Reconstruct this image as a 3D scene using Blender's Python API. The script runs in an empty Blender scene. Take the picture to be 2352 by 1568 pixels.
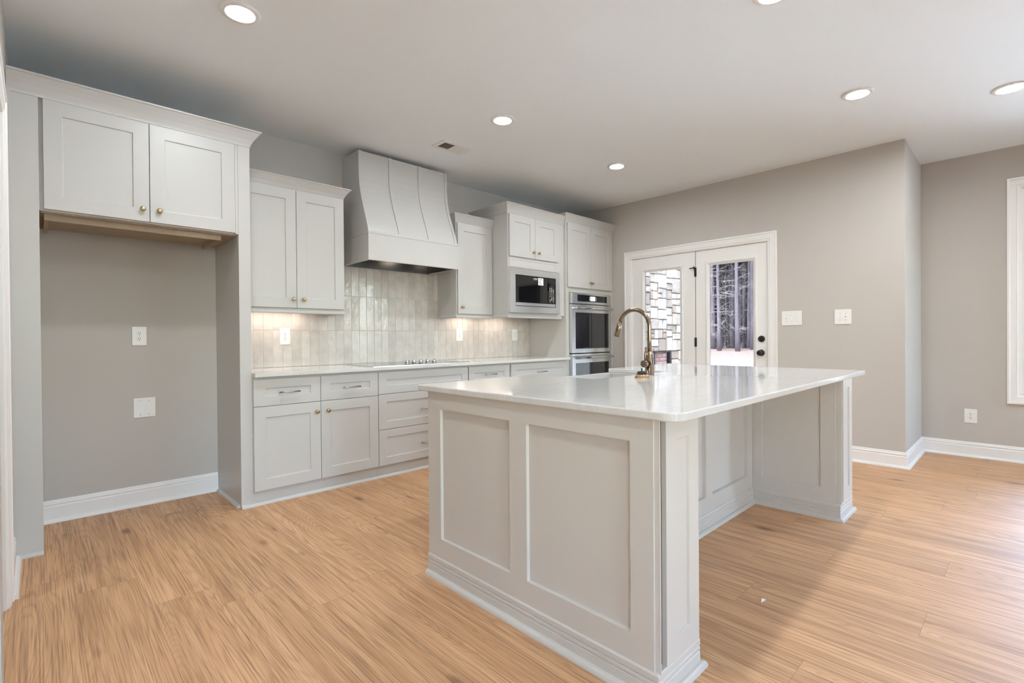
import bpy, bmesh, math, random
from mathutils import Vector, Matrix
random.seed(7)
S = bpy.context.scene
COL = S.collection
# ------------------------------------------------------------------ camera
CAMH = 1.1444
cam = bpy.data.objects.new('camera', bpy.data.cameras.new('camera'))
COL.objects.link(cam)
R_ = Vector((0.72011364, -0.69381175, -0.00784865)); U_ = Vector((0.0102921944, -0.000629400554, 0.999946836)); F_ = Vector((0.6937798, 0.72015614, -0.00668761))
M = Matrix((R_, U_, -F_)).transposed().to_4x4()
M.translation = (0, 0, CAMH)
cam.matrix_world = M
cam.data.sensor_width = 36.0
cam.data.lens = 36.0 * 1133.69 / 2352
cam.data.shift_x = -0.077 / 2352
cam.data.shift_y = -1.68 / 2352
cam.data.clip_start = 0.02
cam.data.clip_end = 300
S.camera = cam
# ------------------------------------------------------------------ sky, sun, exposure
W = bpy.data.worlds.new('sky'); S.world = W; W.use_nodes = True
nt = W.node_tree; nt.nodes.clear()
sky = nt.nodes.new('ShaderNodeTexSky'); sky.sky_type = 'NISHITA'; sky.sun_disc = False
sky.sun_elevation = math.radians(58); sky.sun_rotation = math.radians(270); sky.air_density = 1.0; sky.dust_density = 2.0
hsv = nt.nodes.new('ShaderNodeHueSaturation'); hsv.inputs['Saturation'].default_value = 1.0
bg = nt.nodes.new('ShaderNodeBackground'); bg.inputs[1].default_value = 5.2
out = nt.nodes.new('ShaderNodeOutputWorld')
nt.links.new(sky.outputs[0], hsv.inputs['Color']); nt.links.new(hsv.outputs[0], bg.inputs[0]); nt.links.new(bg.outputs[0], out.inputs[0])
sun = bpy.data.objects.new('sun', bpy.data.lights.new('sun', 'SUN')); COL.objects.link(sun)
sun.data.energy = 13.0; sun.data.angle = math.radians(0.6); sun.data.color = (1.0, 0.96, 0.9)
sun.rotation_euler = Vector((0.50, 0.14, -0.85)).to_track_quat('-Z', 'Y').to_euler()
S.view_settings.view_transform = 'Standard'; S.view_settings.look = 'None'
S.view_settings.gamma = 1.0; S.view_settings.use_curve_mapping = False
S.view_settings.exposure = 0.98
CAN_POWER = 195.0        # emission strength of the downlight diffusers
UNDER_POWER = 14.0      # emission strength of the under cabinet strips
S.cycles.max_bounces = 10; S.cycles.diffuse_bounces = 6; S.cycles.glossy_bounces = 5
S.cycles.transparent_max_bounces = 16
S.cycles.sample_clamp_indirect = 8.0
S.cycles.caustics_reflective = False; S.cycles.caustics_refractive = False

# ------------------------------------------------------------------ materials
def newmat(name):
    m = bpy.data.materials.new(name); m.use_nodes = True
    return m, m.node_tree, m.node_tree.nodes['Principled BSDF']
def paint(name, col, rough=0.45, bump=0.0, scale=220.0, metal=0.0, spec=0.5, vary=0.0):
    m, t, p = newmat(name)
    p.inputs['Base Color'].default_value = (*col, 1); p.inputs['Roughness'].default_value = rough
    p.inputs['Metallic'].default_value = metal; p.inputs['Specular IOR Level'].default_value = spec
    tc = t.nodes.new('ShaderNodeTexCoord'); n = t.nodes.new('ShaderNodeTexNoise')
    n.inputs['Scale'].default_value = scale; n.inputs['Detail'].default_value = 3
    t.links.new(tc.outputs['Object'], n.inputs['Vector'])
    if bump:
        b = t.nodes.new('ShaderNodeBump'); b.inputs['Strength'].default_value = bump; b.inputs['Distance'].default_value = 0.002
        t.links.new(n.outputs['Fac'], b.inputs['Height']); t.links.new(b.outputs[0], p.inputs['Normal'])
    if vary:
        mx = t.nodes.new('ShaderNodeMix'); mx.data_type = 'RGBA'
        mx.inputs['A'].default_value = (*[c * (1 - vary) for c in col], 1); mx.inputs['B'].default_value = (*[min(1, c * (1 + vary)) for c in col], 1)
        t.links.new(n.outputs['Fac'], mx.inputs['Factor']); t.links.new(mx.outputs['Result'], p.inputs['Base Color'])
    return m
def emit(name, col, strength):
    m, t, p = newmat(name)
    p.inputs['Base Color'].default_value = (*col, 1); p.inputs['Emission Color'].default_value = (*col, 1)
    p.inputs['Emission Strength'].default_value = strength
    return m
M_wall = paint('greige_wall_paint', (0.525, 0.493, 0.458), 0.75, 0.12, 300)
M_ceil = paint('ceiling_paint', (0.845, 0.89, 0.915), 0.85, 0.15, 260)
M_trim = paint('white_trim_paint', (0.82, 0.81, 0.79), 0.35, 0.02, 90)
M_cab = paint('cabinet_paint', (0.545, 0.535, 0.51), 0.38, 0.03, 120)
M_isl = paint('island_paint', (0.585, 0.545, 0.495), 0.40, 0.03, 120)
M_rawwood = paint('raw_plywood', (0.40, 0.315, 0.22), 0.6, 0.05, 40, vary=0.12)
M_brass = paint('brushed_brass', (0.44, 0.33, 0.18), 0.34, 0.0, 400, metal=1.0)
M_pull = paint('champagne_metal', (0.50, 0.45, 0.37), 0.24, 0.02, 400, metal=1.0)
M_steel = paint('stainless_steel', (0.72, 0.73, 0.73), 0.27, 0.0, 200, metal=1.0)
M_steel2 = paint('polished_steel', (0.66, 0.66, 0.65), 0.14, 0.0, 200, metal=1.0)
M_liner = paint('brushed_liner_steel', (0.36, 0.36, 0.35), 0.22, 0.0, 200, metal=1.0)
M_bronze = paint('brushed_bronze_nickel', (0.285, 0.215, 0.155), 0.22, 0.02, 400, metal=1.0)
M_strain = paint('warm_bronze', (0.55, 0.36, 0.19), 0.2, 0.0, 400, metal=1.0)
M_blackmetal = paint('matte_black_metal', (0.012, 0.012, 0.013), 0.42, 0.02, 300)
M_rubber = paint('black_rubber', (0.010, 0.010, 0.012), 0.55, 0.05, 200)
M_blackglass = paint('black_glass', (0.006, 0.006, 0.007), 0.03, spec=0.5)
M_ovenglass = paint('oven_window_glass', (0.012, 0.012, 0.013), 0.03, spec=0.8)
M_plate = paint('white_plastic', (0.83, 0.82, 0.80), 0.3, 0.0, 100)
M_dark = paint('dark_void', (0.012, 0.011, 0.010), 0.8)
M_fire = paint('white_fireclay', (0.56, 0.54, 0.51), 0.12)
M_lamp = emit('lamp_diffuser', (0.91, 0.965, 1.0), CAN_POWER)
M_under = emit('under_cabinet_strip', (1.0, 0.86, 0.77), UNDER_POWER)
M_hoodlamp = emit('hood_lamp', (1.0, 0.88, 0.72), 9.0)
M_display = emit('display', (0.62, 0.70, 0.90), 1.0)
M_white = paint('white_print', (0.82, 0.82, 0.82), 0.5)
M_grey = paint('grey_print', (0.35, 0.35, 0.35), 0.6)
M_black = paint('black_shadow_gap', (0.03, 0.028, 0.025), 0.7)

def quartz():
    m, t, p = newmat('white_quartz'); p.inputs['Roughness'].default_value = 0.07; p.inputs['Specular IOR Level'].default_value = 0.55
    tc = t.nodes.new('ShaderNodeTexCoord'); mp = t.nodes.new('ShaderNodeMapping'); mp.inputs['Scale'].default_value = (0.8, 2.6, 1.0); mp.inputs['Rotation'].default_value = (0, 0, 0.5)
    n = t.nodes.new('ShaderNodeTexNoise'); n.inputs['Scale'].default_value = 2.2; n.inputs['Detail'].default_value = 8; n.inputs['Distortion'].default_value = 1.6
    r = t.nodes.new('ShaderNodeValToRGB')
    r.color_ramp.elements[0].position = 0.44; r.color_ramp.elements[0].color = (0.70, 0.685, 0.66, 1)
    r.color_ramp.elements[1].position = 0.56; r.color_ramp.elements[1].color = (0.70, 0.685, 0.66, 1)
    e = r.color_ramp.elements.new(0.50); e.color = (0.67, 0.655, 0.63, 1)
    n2 = t.nodes.new('ShaderNodeTexNoise'); n2.inputs['Scale'].default_value = 180
    mx = t.nodes.new('ShaderNodeMix'); mx.data_type = 'RGBA'; mx.blend_type = 'MULTIPLY'; mx.inputs['Factor'].default_value = 0.12
    t.links.new(tc.outputs['Object'], mp.inputs[0]); t.links.new(mp.outputs[0], n.inputs['Vector']); t.links.new(tc.outputs['Object'], n2.inputs['Vector'])
    t.links.new(n.outputs['Fac'], r.inputs[0]); t.links.new(r.outputs[0], mx.inputs['A']); t.links.new(n2.outputs['Color'], mx.inputs['B'])
    t.links.new(mx.outputs['Result'], p.inputs['Base Color'])
    return m
M_quartz = quartz()

def math_node(t, op, a=None, b=None, c=None):
    n = t.nodes.new('ShaderNodeMath'); n.operation = op
    for i, v in enumerate((a, b, c)):
        if v is None: continue
        if isinstance(v, (int, float)): n.inputs[i].default_value = v
        else: t.links.new(v, n.inputs[i])
    return n.outputs[0]
def oak():
    m, t, p = newmat('oak_planks')
    at = t.nodes.new('ShaderNodeAttribute'); at.attribute_name = 'plank'
    sx = t.nodes.new('ShaderNodeSeparateColor'); t.links.new(at.outputs['Color'], sx.inputs[0])
    tc = t.nodes.new('ShaderNodeTexCoord'); sp = t.nodes.new('ShaderNodeSeparateXYZ'); t.links.new(tc.outputs['Object'], sp.inputs[0])
    ox = math_node(t, 'ADD', sp.outputs[0], math_node(t, 'MULTIPLY', sx.outputs[0], 37.0))
    oy = math_node(t, 'ADD', sp.outputs[1], math_node(t, 'MULTIPLY', sx.outputs[1], 53.0))
    def vec(kx, ky, z=0.0):
        c = t.nodes.new('ShaderNodeCombineXYZ')
        t.links.new(math_node(t, 'MULTIPLY', ox, kx), c.inputs[0]); t.links.new(math_node(t, 'MULTIPLY', oy, ky), c.inputs[1])
        t.links.new(math_node(t, 'MULTIPLY', sx.outputs[2], 11.0), c.inputs[2])
        return c.outputs[0]
    def noise(v, scale, detail=2.0, dist=0.0, rough=0.5):
        n = t.nodes.new('ShaderNodeTexNoise'); n.inputs['Scale'].default_value = scale; n.inputs['Detail'].default_value = detail
        n.inputs['Distortion'].default_value = dist; n.inputs['Roughness'].default_value = rough
        t.links.new(v, n.inputs['Vector']); return n.outputs['Fac']
    def ramp(f, stops):
        r = t.nodes.new('ShaderNodeValToRGB'); t.links.new(f, r.inputs[0]); e = r.color_ramp.elements
        e[0].position, e[0].color = stops[0][0], (*stops[0][1], 1); e[1].position, e[1].color = stops[-1][0], (*stops[-1][1], 1)
        for q, c in stops[1:-1]:
            k = e.new(q); k.color = (*c, 1)
        return r.outputs[0]
    def mix(a, b, f, mode='MIX'):
        x = t.nodes.new('ShaderNodeMix'); x.data_type = 'RGBA'; x.blend_type = mode
        if isinstance(f, float): x.inputs['Factor'].default_value = f
        else: t.links.new(f, x.inputs['Factor'])
        for s, v in (('A', a), ('B', b)):
            if isinstance(v, tuple): x.inputs[s].default_value = (*v, 1)
            else: t.links.new(v, x.inputs[s])
        return x.outputs['Result']
    fine = noise(vec(230, 3.2), 1.0, 2.0)
    base = noise(vec(4.2, 0.34), 1.0, 2.0, 0.35, 0.45)                 # growth field, contours become the cathedrals
    ring = math_node(t, 'SINE', math_node(t, 'MULTIPLY_ADD', base, 360.0, math_node(t, 'MULTIPLY', fine, 2.0)))
    ring = math_node(t, 'MULTIPLY_ADD', ring, 0.5, 0.5)
    mid = noise(vec(26, 0.9), 1.0, 3.0)
    blot = noise(vec(5, 0.8), 1.0, 2.0)
    c = ramp(mid, [(0.28, (0.510, 0.280, 0.138)), (0.52, (0.645, 0.372, 0.196)), (0.75, (0.735, 0.445, 0.246))])
    mask = math_node(t, 'MAXIMUM', math_node(t, 'MULTIPLY', math_node(t, 'SUBTRACT', noise(vec(2.2, 0.55, 1.0), 1.3, 3.0), 0.38), 3.2), 0.32)
    mask = math_node(t, 'MINIMUM', mask, 1.0)
    c = mix(c, (0.30, 0.150, 0.070), math_node(t, 'MULTIPLY', math_node(t, 'MULTIPLY', math_node(t, 'POWER', ring, 4.0), mask), math_node(t, 'MULTIPLY_ADD', mid, 0.9, 0.02)))
    c = mix(c, (0.26, 0.135, 0.066), math_node(t, 'MULTIPLY', math_node(t, 'SMOOTH_MIN', math_node(t, 'MAXIMUM', math_node(t, 'SUBTRACT', fine, 0.47), 0.0), 0.2, 0.02), 3.6))
    c = mix(c, (0.33, 0.18, 0.09), math_node(t, 'MULTIPLY', math_node(t, 'MAXIMUM', math_node(t, 'SUBTRACT', blot, 0.55), 0.0), 1.5))
    vo = t.nodes.new('ShaderNodeTexVoronoi'); vo.inputs['Scale'].default_value = 1.0; t.links.new(vec(4.5, 1.9), vo.inputs['Vector'])
    kd = math_node(t, 'ADD', vo.outputs['Distance'], math_node(t, 'MULTIPLY', math_node(t, 'SUBTRACT', mid, 0.5), 0.12))
    knot = ramp(kd, [(0.0, (1, 1, 1)), (0.05, (0.8, 0.8, 0.8)), (0.13, (0, 0, 0))])
    c = mix(c, (0.10, 0.045, 0.020), math_node(t, 'MULTIPLY', knot, 0.75))
    tint = ramp(sx.outputs[2], [(0.0, (0.93, 0.925, 0.92)), (0.5, (1, 1, 1)), (1.0, (1.06, 1.055, 1.05))])
    c = mix(c, tint, 1.0, 'MULTIPLY')
    t.links.new(c, p.inputs['Base Color'])
    ro = math_node(t, 'MULTIPLY_ADD', ring, 0.07, 0.44); t.links.new(ro, p.inputs['Roughness'])
    p.inputs['Specular IOR Level'].default_value = 0.5
    b = t.nodes.new('ShaderNodeBump'); b.inputs['Strength'].default_value = 0.10; b.inputs['Distance'].default_value = 0.002
    t.links.new(math_node(t, 'ADD', fine, math_node(t, 'MULTIPLY', ring, -0.25)), b.inputs['Height']); t.links.new(b.outputs[0], p.inputs['Normal'])
    return m
M_oak = oak()
M_seam = paint('plank_seam', (0.16, 0.09, 0.05), 0.7)

def tile_mat():
    m, t, p = newmat('glazed_tile'); p.inputs['Roughness'].default_value = 0.13; p.inputs['Specular IOR Level'].default_value = 0.28
    at = t.nodes.new('ShaderNodeAttribute'); at.attribute_name = 'plank'
    tc = t.nodes.new('ShaderNodeTexCoord')
    ad = t.nodes.new('ShaderNodeVectorMath'); ad.operation = 'MULTIPLY_ADD'; ad.inputs[1].default_value = (9, 9, 9)
    t.links.new(at.outputs['Color'], ad.inputs[0]); t.links.new(tc.outputs['Object'], ad.inputs[2])
    n = t.nodes.new('ShaderNodeTexNoise'); n.inputs['Scale'].default_value = 13; n.inputs['Detail'].default_value = 2; t.links.new(ad.outputs[0], n.inputs['Vector'])
    r = t.nodes.new('ShaderNodeValToRGB'); r.color_ramp.elements[0].color = (0.53, 0.49, 0.445, 1); r.color_ramp.elements[1].color = (0.66, 0.615, 0.565, 1)
    r.color_ramp.elements[0].position = 0.3; r.color_ramp.elements[1].position = 0.68
    sc = t.nodes.new('ShaderNodeSeparateColor'); t.links.new(at.outputs['Color'], sc.inputs[0])
    f = math_node(t, 'ADD', math_node(t, 'MULTIPLY', n.outputs['Fac'], 0.75), math_node(t, 'MULTIPLY', sc.outputs[0], 0.25))
    t.links.new(f, r.inputs[0]); t.links.new(r.outputs[0], p.inputs['Base Color'])
    n2 = t.nodes.new('ShaderNodeTexNoise'); n2.inputs['Scale'].default_value = 24; n2.inputs['Detail'].default_value = 1.5; n2.inputs['Distortion'].default_value = 0.6
    t.links.new(ad.outputs[0], n2.inputs['Vector'])
    b = t.nodes.new('ShaderNodeBump'); b.inputs['Strength'].default_value = 0.22; b.inputs['Distance'].default_value = 0.006
    t.links.new(n2.outputs['Fac'], b.inputs['Height']); t.links.new(b.outputs[0], p.inputs['Normal'])
    return m
M_tile = tile_mat()
M_grout = paint('grout', (0.62, 0.585, 0.53), 0.85, 0.1, 400)

def glass_mat(name, tint):
    m = bpy.data.materials.new(name); m.use_nodes = True; t = m.node_tree; t.nodes.clear()
    o = t.nodes.new('ShaderNodeOutputMaterial'); tr = t.nodes.new('ShaderNodeBsdfTransparent'); gl = t.nodes.new('ShaderNodeBsdfGlossy')
    gl.inputs['Roughness'].default_value = 0.0; fr = t.nodes.new('ShaderNodeFresnel'); fr.inputs['IOR'].default_value = 1.45
    tr.inputs[0].default_value = (*tint, 1)
    mx = t.nodes.new('ShaderNodeMixShader'); t.links.new(fr.outputs[0], mx.inputs[0]); t.links.new(tr.outputs[0], mx.inputs[1]); t.links.new(gl.outputs[0], mx.inputs[2]); t.links.new(mx.outputs[0], o.inputs[0])
    return m
M_pane = glass_mat('clear_pane', (0.96, 0.98, 0.97)); M_dimming = glass_mat('dimming_door_pane', (0.34, 0.34, 0.34))  # grey tint of the door panes is added to dim the outdoors
def attr_mat(name, c0, c1, rough, scale, bump=0.3):
    m, t, p = newmat(name); p.inputs['Roughness'].default_value = rough
    at = t.nodes.new('ShaderNodeAttribute'); at.attribute_name = 'plank'
    sc = t.nodes.new('ShaderNodeSeparateColor'); t.links.new(at.outputs['Color'], sc.inputs[0])
    tc = t.nodes.new('ShaderNodeTexCoord'); n = t.nodes.new('ShaderNodeTexNoise'); n.inputs['Scale'].default_value = scale; n.inputs['Detail'].default_value = 6
    t.links.new(tc.outputs['Object'], n.inputs['Vector'])
    f = math_node(t, 'ADD', math_node(t, 'MULTIPLY', n.outputs['Fac'], 0.6), math_node(t, 'MULTIPLY', sc.outputs[0], 0.45))
    r = t.nodes.new('ShaderNodeValToRGB'); r.color_ramp.elements[0].color = (*c0, 1); r.color_ramp.elements[1].color = (*c1, 1)
    r.color_ramp.elements[0].position = 0.3; r.color_ramp.elements[1].position = 0.75
    t.links.new(f, r.inputs[0]); t.links.new(r.outputs[0], p.inputs['Base Color'])
    b = t.nodes.new('ShaderNodeBump'); b.inputs['Strength'].default_value = bump; b.inputs['Distance'].default_value = 0.02
    t.links.new(n.outputs['Fac'], b.inputs['Height']); t.links.new(b.outputs[0], p.inputs['Normal'])
    return m
M_stone = attr_mat('ledge_stone', (0.38, 0.30, 0.215), (0.74, 0.65, 0.53), 0.8, 7)
M_mortar = paint('stone_mortar', (0.07, 0.06, 0.05), 0.9, 0.3, 60)
M_brick = attr_mat('fire_brick', (0.50, 0.28, 0.22), (0.70, 0.44, 0.36), 0.85, 20)
M_conc = paint('concrete', (0.40, 0.39, 0.37), 0.8, 0.1, 30, vary=0.06)
M_straw = paint('pine_straw', (0.255, 0.185, 0.15), 0.9, 0.5, 3, vary=0.3)
M_dirt = paint('pale_dirt', (0.50, 0.52, 0.46), 0.9, 0.3, 2, vary=0.1)
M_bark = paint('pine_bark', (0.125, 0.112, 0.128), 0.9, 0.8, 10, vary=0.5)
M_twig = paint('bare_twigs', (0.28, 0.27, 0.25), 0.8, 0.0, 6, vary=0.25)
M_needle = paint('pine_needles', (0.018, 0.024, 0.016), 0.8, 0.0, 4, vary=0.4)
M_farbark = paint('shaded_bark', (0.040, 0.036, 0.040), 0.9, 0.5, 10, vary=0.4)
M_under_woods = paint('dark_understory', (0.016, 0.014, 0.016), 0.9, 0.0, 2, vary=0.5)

# ------------------------------------------------------------------ mesh helpers
class MB:
    """collects geometry that becomes ONE mesh object"""
    def __init__(s): s.v = []; s.f = []; s.smooth = []; s.rnd = {}
    def add(s, vs, fs, smooth=False, rnd=None):
        o = len(s.v); s.v += [tuple(map(float, q)) for q in vs]
        for f in fs:
            if rnd is not None: s.rnd[len(s.f)] = rnd
            s.f.append([i + o for i in f]); s.smooth.append(smooth)
        return s
    def box(s, x0, x1, y0, y1, z0, z1, rnd=None):
        x0, x1 = sorted((x0, x1)); y0, y1 = sorted((y0, y1)); z0, z1 = sorted((z0, z1))
        return s.add([(x0, y0, z0), (x1, y0, z0), (x1, y1, z0), (x0, y1, z0), (x0, y0, z1), (x1, y0, z1), (x1, y1, z1), (x0, y1, z1)],
              [(0, 3, 2, 1), (4, 5, 6, 7), (0, 1, 5, 4), (1, 2, 6, 5), (2, 3, 7, 6), (3, 0, 4, 7)], rnd=rnd)
    def prism(s, prof, mp, h0, h1, smooth=False):
        n = len(prof); vs = [mp(a, b, h0) for a, b in prof] + [mp(a, b, h1) for a, b in prof]
        fs = [(i, (i + 1) % n, (i + 1) % n + n, i + n) for i in range(n)]
        s.add(vs, fs, smooth)
        o = len(s.v) - 2 * n
        s.f.append([o + i for i in range(n)][::-1]); s.smooth.append(False)
        s.f.append([o + n + i for i in range(n)]); s.smooth.append(False)
        return s
    def sweep(s, pts, prof, mp, closed=False, cap=True, smooth=False):
        """profile (offset to the right of travel, height) swept along a 2-d polyline with mitred corners"""
        n = len(pts); rows = []
        for i, P in enumerate(pts):
            P = Vector(P)
            d0 = (P - Vector(pts[i - 1])).normalized() if (i > 0 or closed) else None
            d1 = (Vector(pts[(i + 1) % n]) - P).normalized() if (i < n - 1 or closed) else None
            d0 = d0 or d1; d1 = d1 or d0
            n0 = Vector((d0.y, -d0.x)); n1 = Vector((d1.y, -d1.x)); m = n0 + n1; m = m / max(1e-6, m.dot(n0))
            rows.append([mp(P.x + m.x * a, P.y + m.y * a, h) for a, h in prof])
        k = len(prof); vs = [q for r in rows for q in r]; fs = []
        for i in range(n if closed else n - 1):
            j = (i + 1) % n
            for a in range(k):
                b = (a + 1) % k
                fs.append((i * k + a, i * k + b, j * k + b, j * k + a))
        s.add(vs, fs, smooth)
        if cap and not closed:
            o = len(s.v) - len(vs)
            s.f.append([o + a for a in range(k)]); s.smooth.append(False)
            s.f.append([o + (n - 1) * k + a for a in range(k)][::-1]); s.smooth.append(False)
        return s
    def tube(s, pts, rad, seg=12, cap=True):
        pts = [Vector(p) for p in pts]; rad = rad if isinstance(rad, (list, tuple)) else [rad] * len(pts)
        d = (pts[1] - pts[0]).normalized(); up = Vector((0, 0, 1)) if abs(d.z) < 0.9 else Vector((1, 0, 0))
        a = d.cross(up).normalized(); vs = []
        for i, P in enumerate(pts):
            d = ((pts[min(i + 1, len(pts) - 1)]) - pts[max(i - 1, 0)]).normalized()
            a = (a - d * a.dot(d)).normalized(); b = d.cross(a)
            vs += [P + (a * math.cos(2 * math.pi * k / seg) + b * math.sin(2 * math.pi * k / seg)) * rad[i] for k in range(seg)]
        fs = []
        for i in range(len(pts) - 1):
            fs += [(i * seg + k, i * seg + (k + 1) % seg, (i + 1) * seg + (k + 1) % seg, (i + 1) * seg + k) for k in range(seg)]
        s.add(vs, fs, True)
        if cap:
            o = len(s.v) - len(vs); n = len(pts)
            s.f.append([o + k for k in range(seg)][::-1]); s.smooth.append(False)
            s.f.append([o + (n - 1) * seg + k for k in range(seg)]); s.smooth.append(False)
        return s
    def lathe(s, prof, mp, seg=32, cap=True, smooth=True):
        """profile (radius, height); mp(a, b, h) maps local to world"""
        vs = [mp(r * math.cos(2 * math.pi * k / seg), r * math.sin(2 * math.pi * k / seg), h) for r, h in prof for k in range(seg)]
        fs = [(i * seg + k, i * seg + (k + 1) % seg, (i + 1) * seg + (k + 1) % seg, (i + 1) * seg + k) for i in range(len(prof) - 1) for k in range(seg)]
        s.add(vs, fs, smooth)
        if cap:
            o = len(s.v) - len(vs); n = len(prof)
            s.f.append([o + k for k in range(seg)]); s.smooth.append(False)
            s.f.append([o + (n - 1) * seg + k for k in range(seg)]); s.smooth.append(False)
        return s
    def shaker(s, a0, a1, b0, b1, mp, th=0.02, stile=0.075, rail=None, rec=0.008):
        """one watertight shaker front: frame ring, recess and flat panel. mp(a, b, d): d = depth behind the face"""
        rail = rail or stile; e = 0.0025
        q = lambda x0, x1, y0, y1, d: [mp(x0, y0, d), mp(x1, y0, d), mp(x1, y1, d), mp(x0, y1, d)]
        vs = q(a0, a1, b0, b1, 0) + q(a0 + stile, a1 - stile, b0 + rail, b1 - rail, 0) + q(a0 + stile + e, a1 - stile - e, b0 + rail + e, b1 - rail - e, rec) + q(a0, a1, b0, b1, th)
        fs = []
        for i in range(4):
            j = (i + 1) % 4
            fs += [(i, j, 4 + j, 4 + i), (4 + i, 4 + j, 8 + j, 8 + i), (i, 12 + i, 12 + j, j)]
        fs += [(8, 9, 10, 11), (12, 15, 14, 13)]
        return s.add(vs, fs)
    def grid_panel(s, a_edges, b_edges, holes, mp, th, rec, e=0.002):
        """board with several sunken fields; a_edges/b_edges are the cell borders, holes the sunken cells"""
        na, nb = len(a_edges), len(b_edges)
        for i in range(na - 1):
            for j in range(nb - 1):
                a0, a1, b0, b1 = a_edges[i], a_edges[i + 1], b_edges[j], b_edges[j + 1]
                if (i, j) in holes:
                    q = [(a0, b0), (a1, b0), (a1, b1), (a0, b1)]; r = [(a0 + e, b0 + e), (a1 - e, b0 + e), (a1 - e, b1 - e), (a0 + e, b1 - e)]
                    s.add([mp(*k, 0) for k in q] + [mp(*k, rec) for k in r], [(k, (k + 1) % 4, 4 + (k + 1) % 4, 4 + k) for k in range(4)] + [(4, 5, 6, 7)])
                else: s.add([mp(a0, b0, 0), mp(a1, b0, 0), mp(a1, b1, 0), mp(a0, b1, 0)], [(0, 1, 2, 3)])
        A0, A1, B0, B1 = a_edges[0], a_edges[-1], b_edges[0], b_edges[-1]
        q = [(A0, B0), (A1, B0), (A1, B1), (A0, B1)]
        s.add([mp(*k, 0) for k in q] + [mp(*k, th) for k in q], [(k, 4 + k, 4 + (k + 1) % 4, (k + 1) % 4) for k in range(4)] + [(7, 6, 5, 4)])
        return s
def build(name, mb, mat, parent=None, origin=None, bevel=0.0, seg=2, weld=False, kind=None):
    if parent is not None:
        root = parent
        while root.parent is not None: root = root.parent
        org = Vector(root.location)
    else:
        xs = list(zip(*mb.v)); org = Vector(origin) if origin else Vector(((min(xs[0]) + max(xs[0])) / 2, (min(xs[1]) + max(xs[1])) / 2, min(xs[2])))
    me = bpy.data.meshes.new(name); me.from_pydata([Vector(q) - org for q in mb.v], [], mb.f)
    me.polygons.foreach_set('use_smooth', mb.smooth)
    if mb.rnd:
        ca = me.color_attributes.new('plank', 'FLOAT_COLOR', 'CORNER')
        for p in me.polygons:
            r = mb.rnd.get(p.index, (0.5, 0.5, 0.5))
            for li in p.loop_indices: ca.data[li].color = (*r, 1)
    bm = bmesh.new(); bm.from_mesh(me)
    if weld: bmesh.ops.remove_doubles(bm, verts=bm.verts, dist=0.0003)
    bmesh.ops.recalc_face_normals(bm, faces=bm.faces); bm.to_mesh(me); bm.free()
    me.materials.append(mat)
    o = bpy.data.objects.new(name, me); COL.objects.link(o)
    if parent is not None: o.parent = parent
    else: o.location = org
    if bevel:
        b = o.modifiers.new('edge', 'BEVEL'); b.width = bevel; b.segments = seg; b.limit_method = 'ANGLE'; b.angle_limit = math.radians(40)
        if hasattr(b, 'harden_normals'): b.harden_normals = False
    if kind: o['kind'] = kind
    return o
def tag(o, label, cat, group=None, kind=None):
    o['label'] = label; o['category'] = cat
    if group: o['group'] = group
    if kind: o['kind'] = kind
    return o
def thing(name, loc, label, cat, group=None, kind=None):
    o = bpy.data.objects.new(name, None); COL.objects.link(o); o.location = loc; o.empty_display_size = 0.1
    if kind: o['kind'] = kind
    else: tag(o, label, cat, group)
    return o
def front(y): return lambda a, b, d: (a, y + d, b)          # a face looking towards -y
def faceX(x): return lambda a, b, d: (x + d, a, b)          # a face looking towards -x
XYZ = lambda a, b, h: (a, b, h)
def copy_tree(o, parent=None):
    c = o.copy(); COL.objects.link(c)
    if parent is not None: c.parent = parent
    for ch in list(o.children): copy_tree(ch, c)
    return c
# mouldings: (offset outwards, height)
SHOE = [(0, 0), (0.020, 0), (0.0195, 0.006), (0.016, 0.014), (0.010, 0.0195), (0, 0.021)]
BASE = [(0, 0), (0.016, 0), (0.016, 0.098), (0.011, 0.102), (0.011, 0.108), (0.014, 0.112), (0.014, 0.118), (0.008, 0.124), (0.008, 0.129), (0.005, 0.138), (0, 0.138)]
def crown_prof(d, h):
    return [(0, 0), (0.004, 0), (0.006, h * 0.12), (0.010, h * 0.22), (d * 0.32, h * 0.42), (d * 0.58, h * 0.66), (d * 0.86, h * 0.88), (d, h * 0.92), (d, h), (0, h)]

# key planes
YW, XD, XN, YN, XL, ZC = 4.268, 5.3287, 6.2667, 0.705, -0.103, 2.806
YS = -4.6
XW = -4.5        # far left side of the open room behind the photographer
# ------------------------------------------------------------------ room shell
fl = MB()
WP, OFF, LEN = 0.2275, 0.343, 1.52
known = {0: 2.97, 2: 2.405, 7: 0.54, 9: 0.867, 10: 0.278, 12: 0.692, 13: 0.262}
rf = random.Random(3)
for k in range(-21, 27):
    x0 = OFF + WP * (k - 1); x1 = x0 + WP; y0 = known.get(k, rf.uniform(0, LEN)); y0 -= LEN * math.ceil((y0 - YS) / LEN)
    while y0 < YW:
        r = (rf.random(), rf.random(), rf.random()); a0, a1 = max(y0, YS), min(y0 + LEN, YW); b0, b1 = max(x0, XW), min(x1, XN)
        if a1 - a0 > 0.01 and b1 - b0 > 0.01:
            g = 0.0004
            fl.add([(b0 + g, a0 + g, 0), (b1 - g, a0 + g, 0), (b1 - g, a1 - g, 0), (b0 + g, a1 - g, 0)], [(0, 1, 2, 3)], rnd=r)
        y0 += LEN
floor = build('floor', fl, M_oak, origin=(0, 0, 0), kind='structure')
sub = build('floor_seam', MB().box(XW, XN, YS, YW, -0.10, -0.0012), M_seam, floor)
build('ceiling', MB().box(XW - 0.12, XN + 0.12, YS - 0.12, YW + 0.12, ZC, ZC + 0.12), M_ceil, kind='structure')
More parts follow.
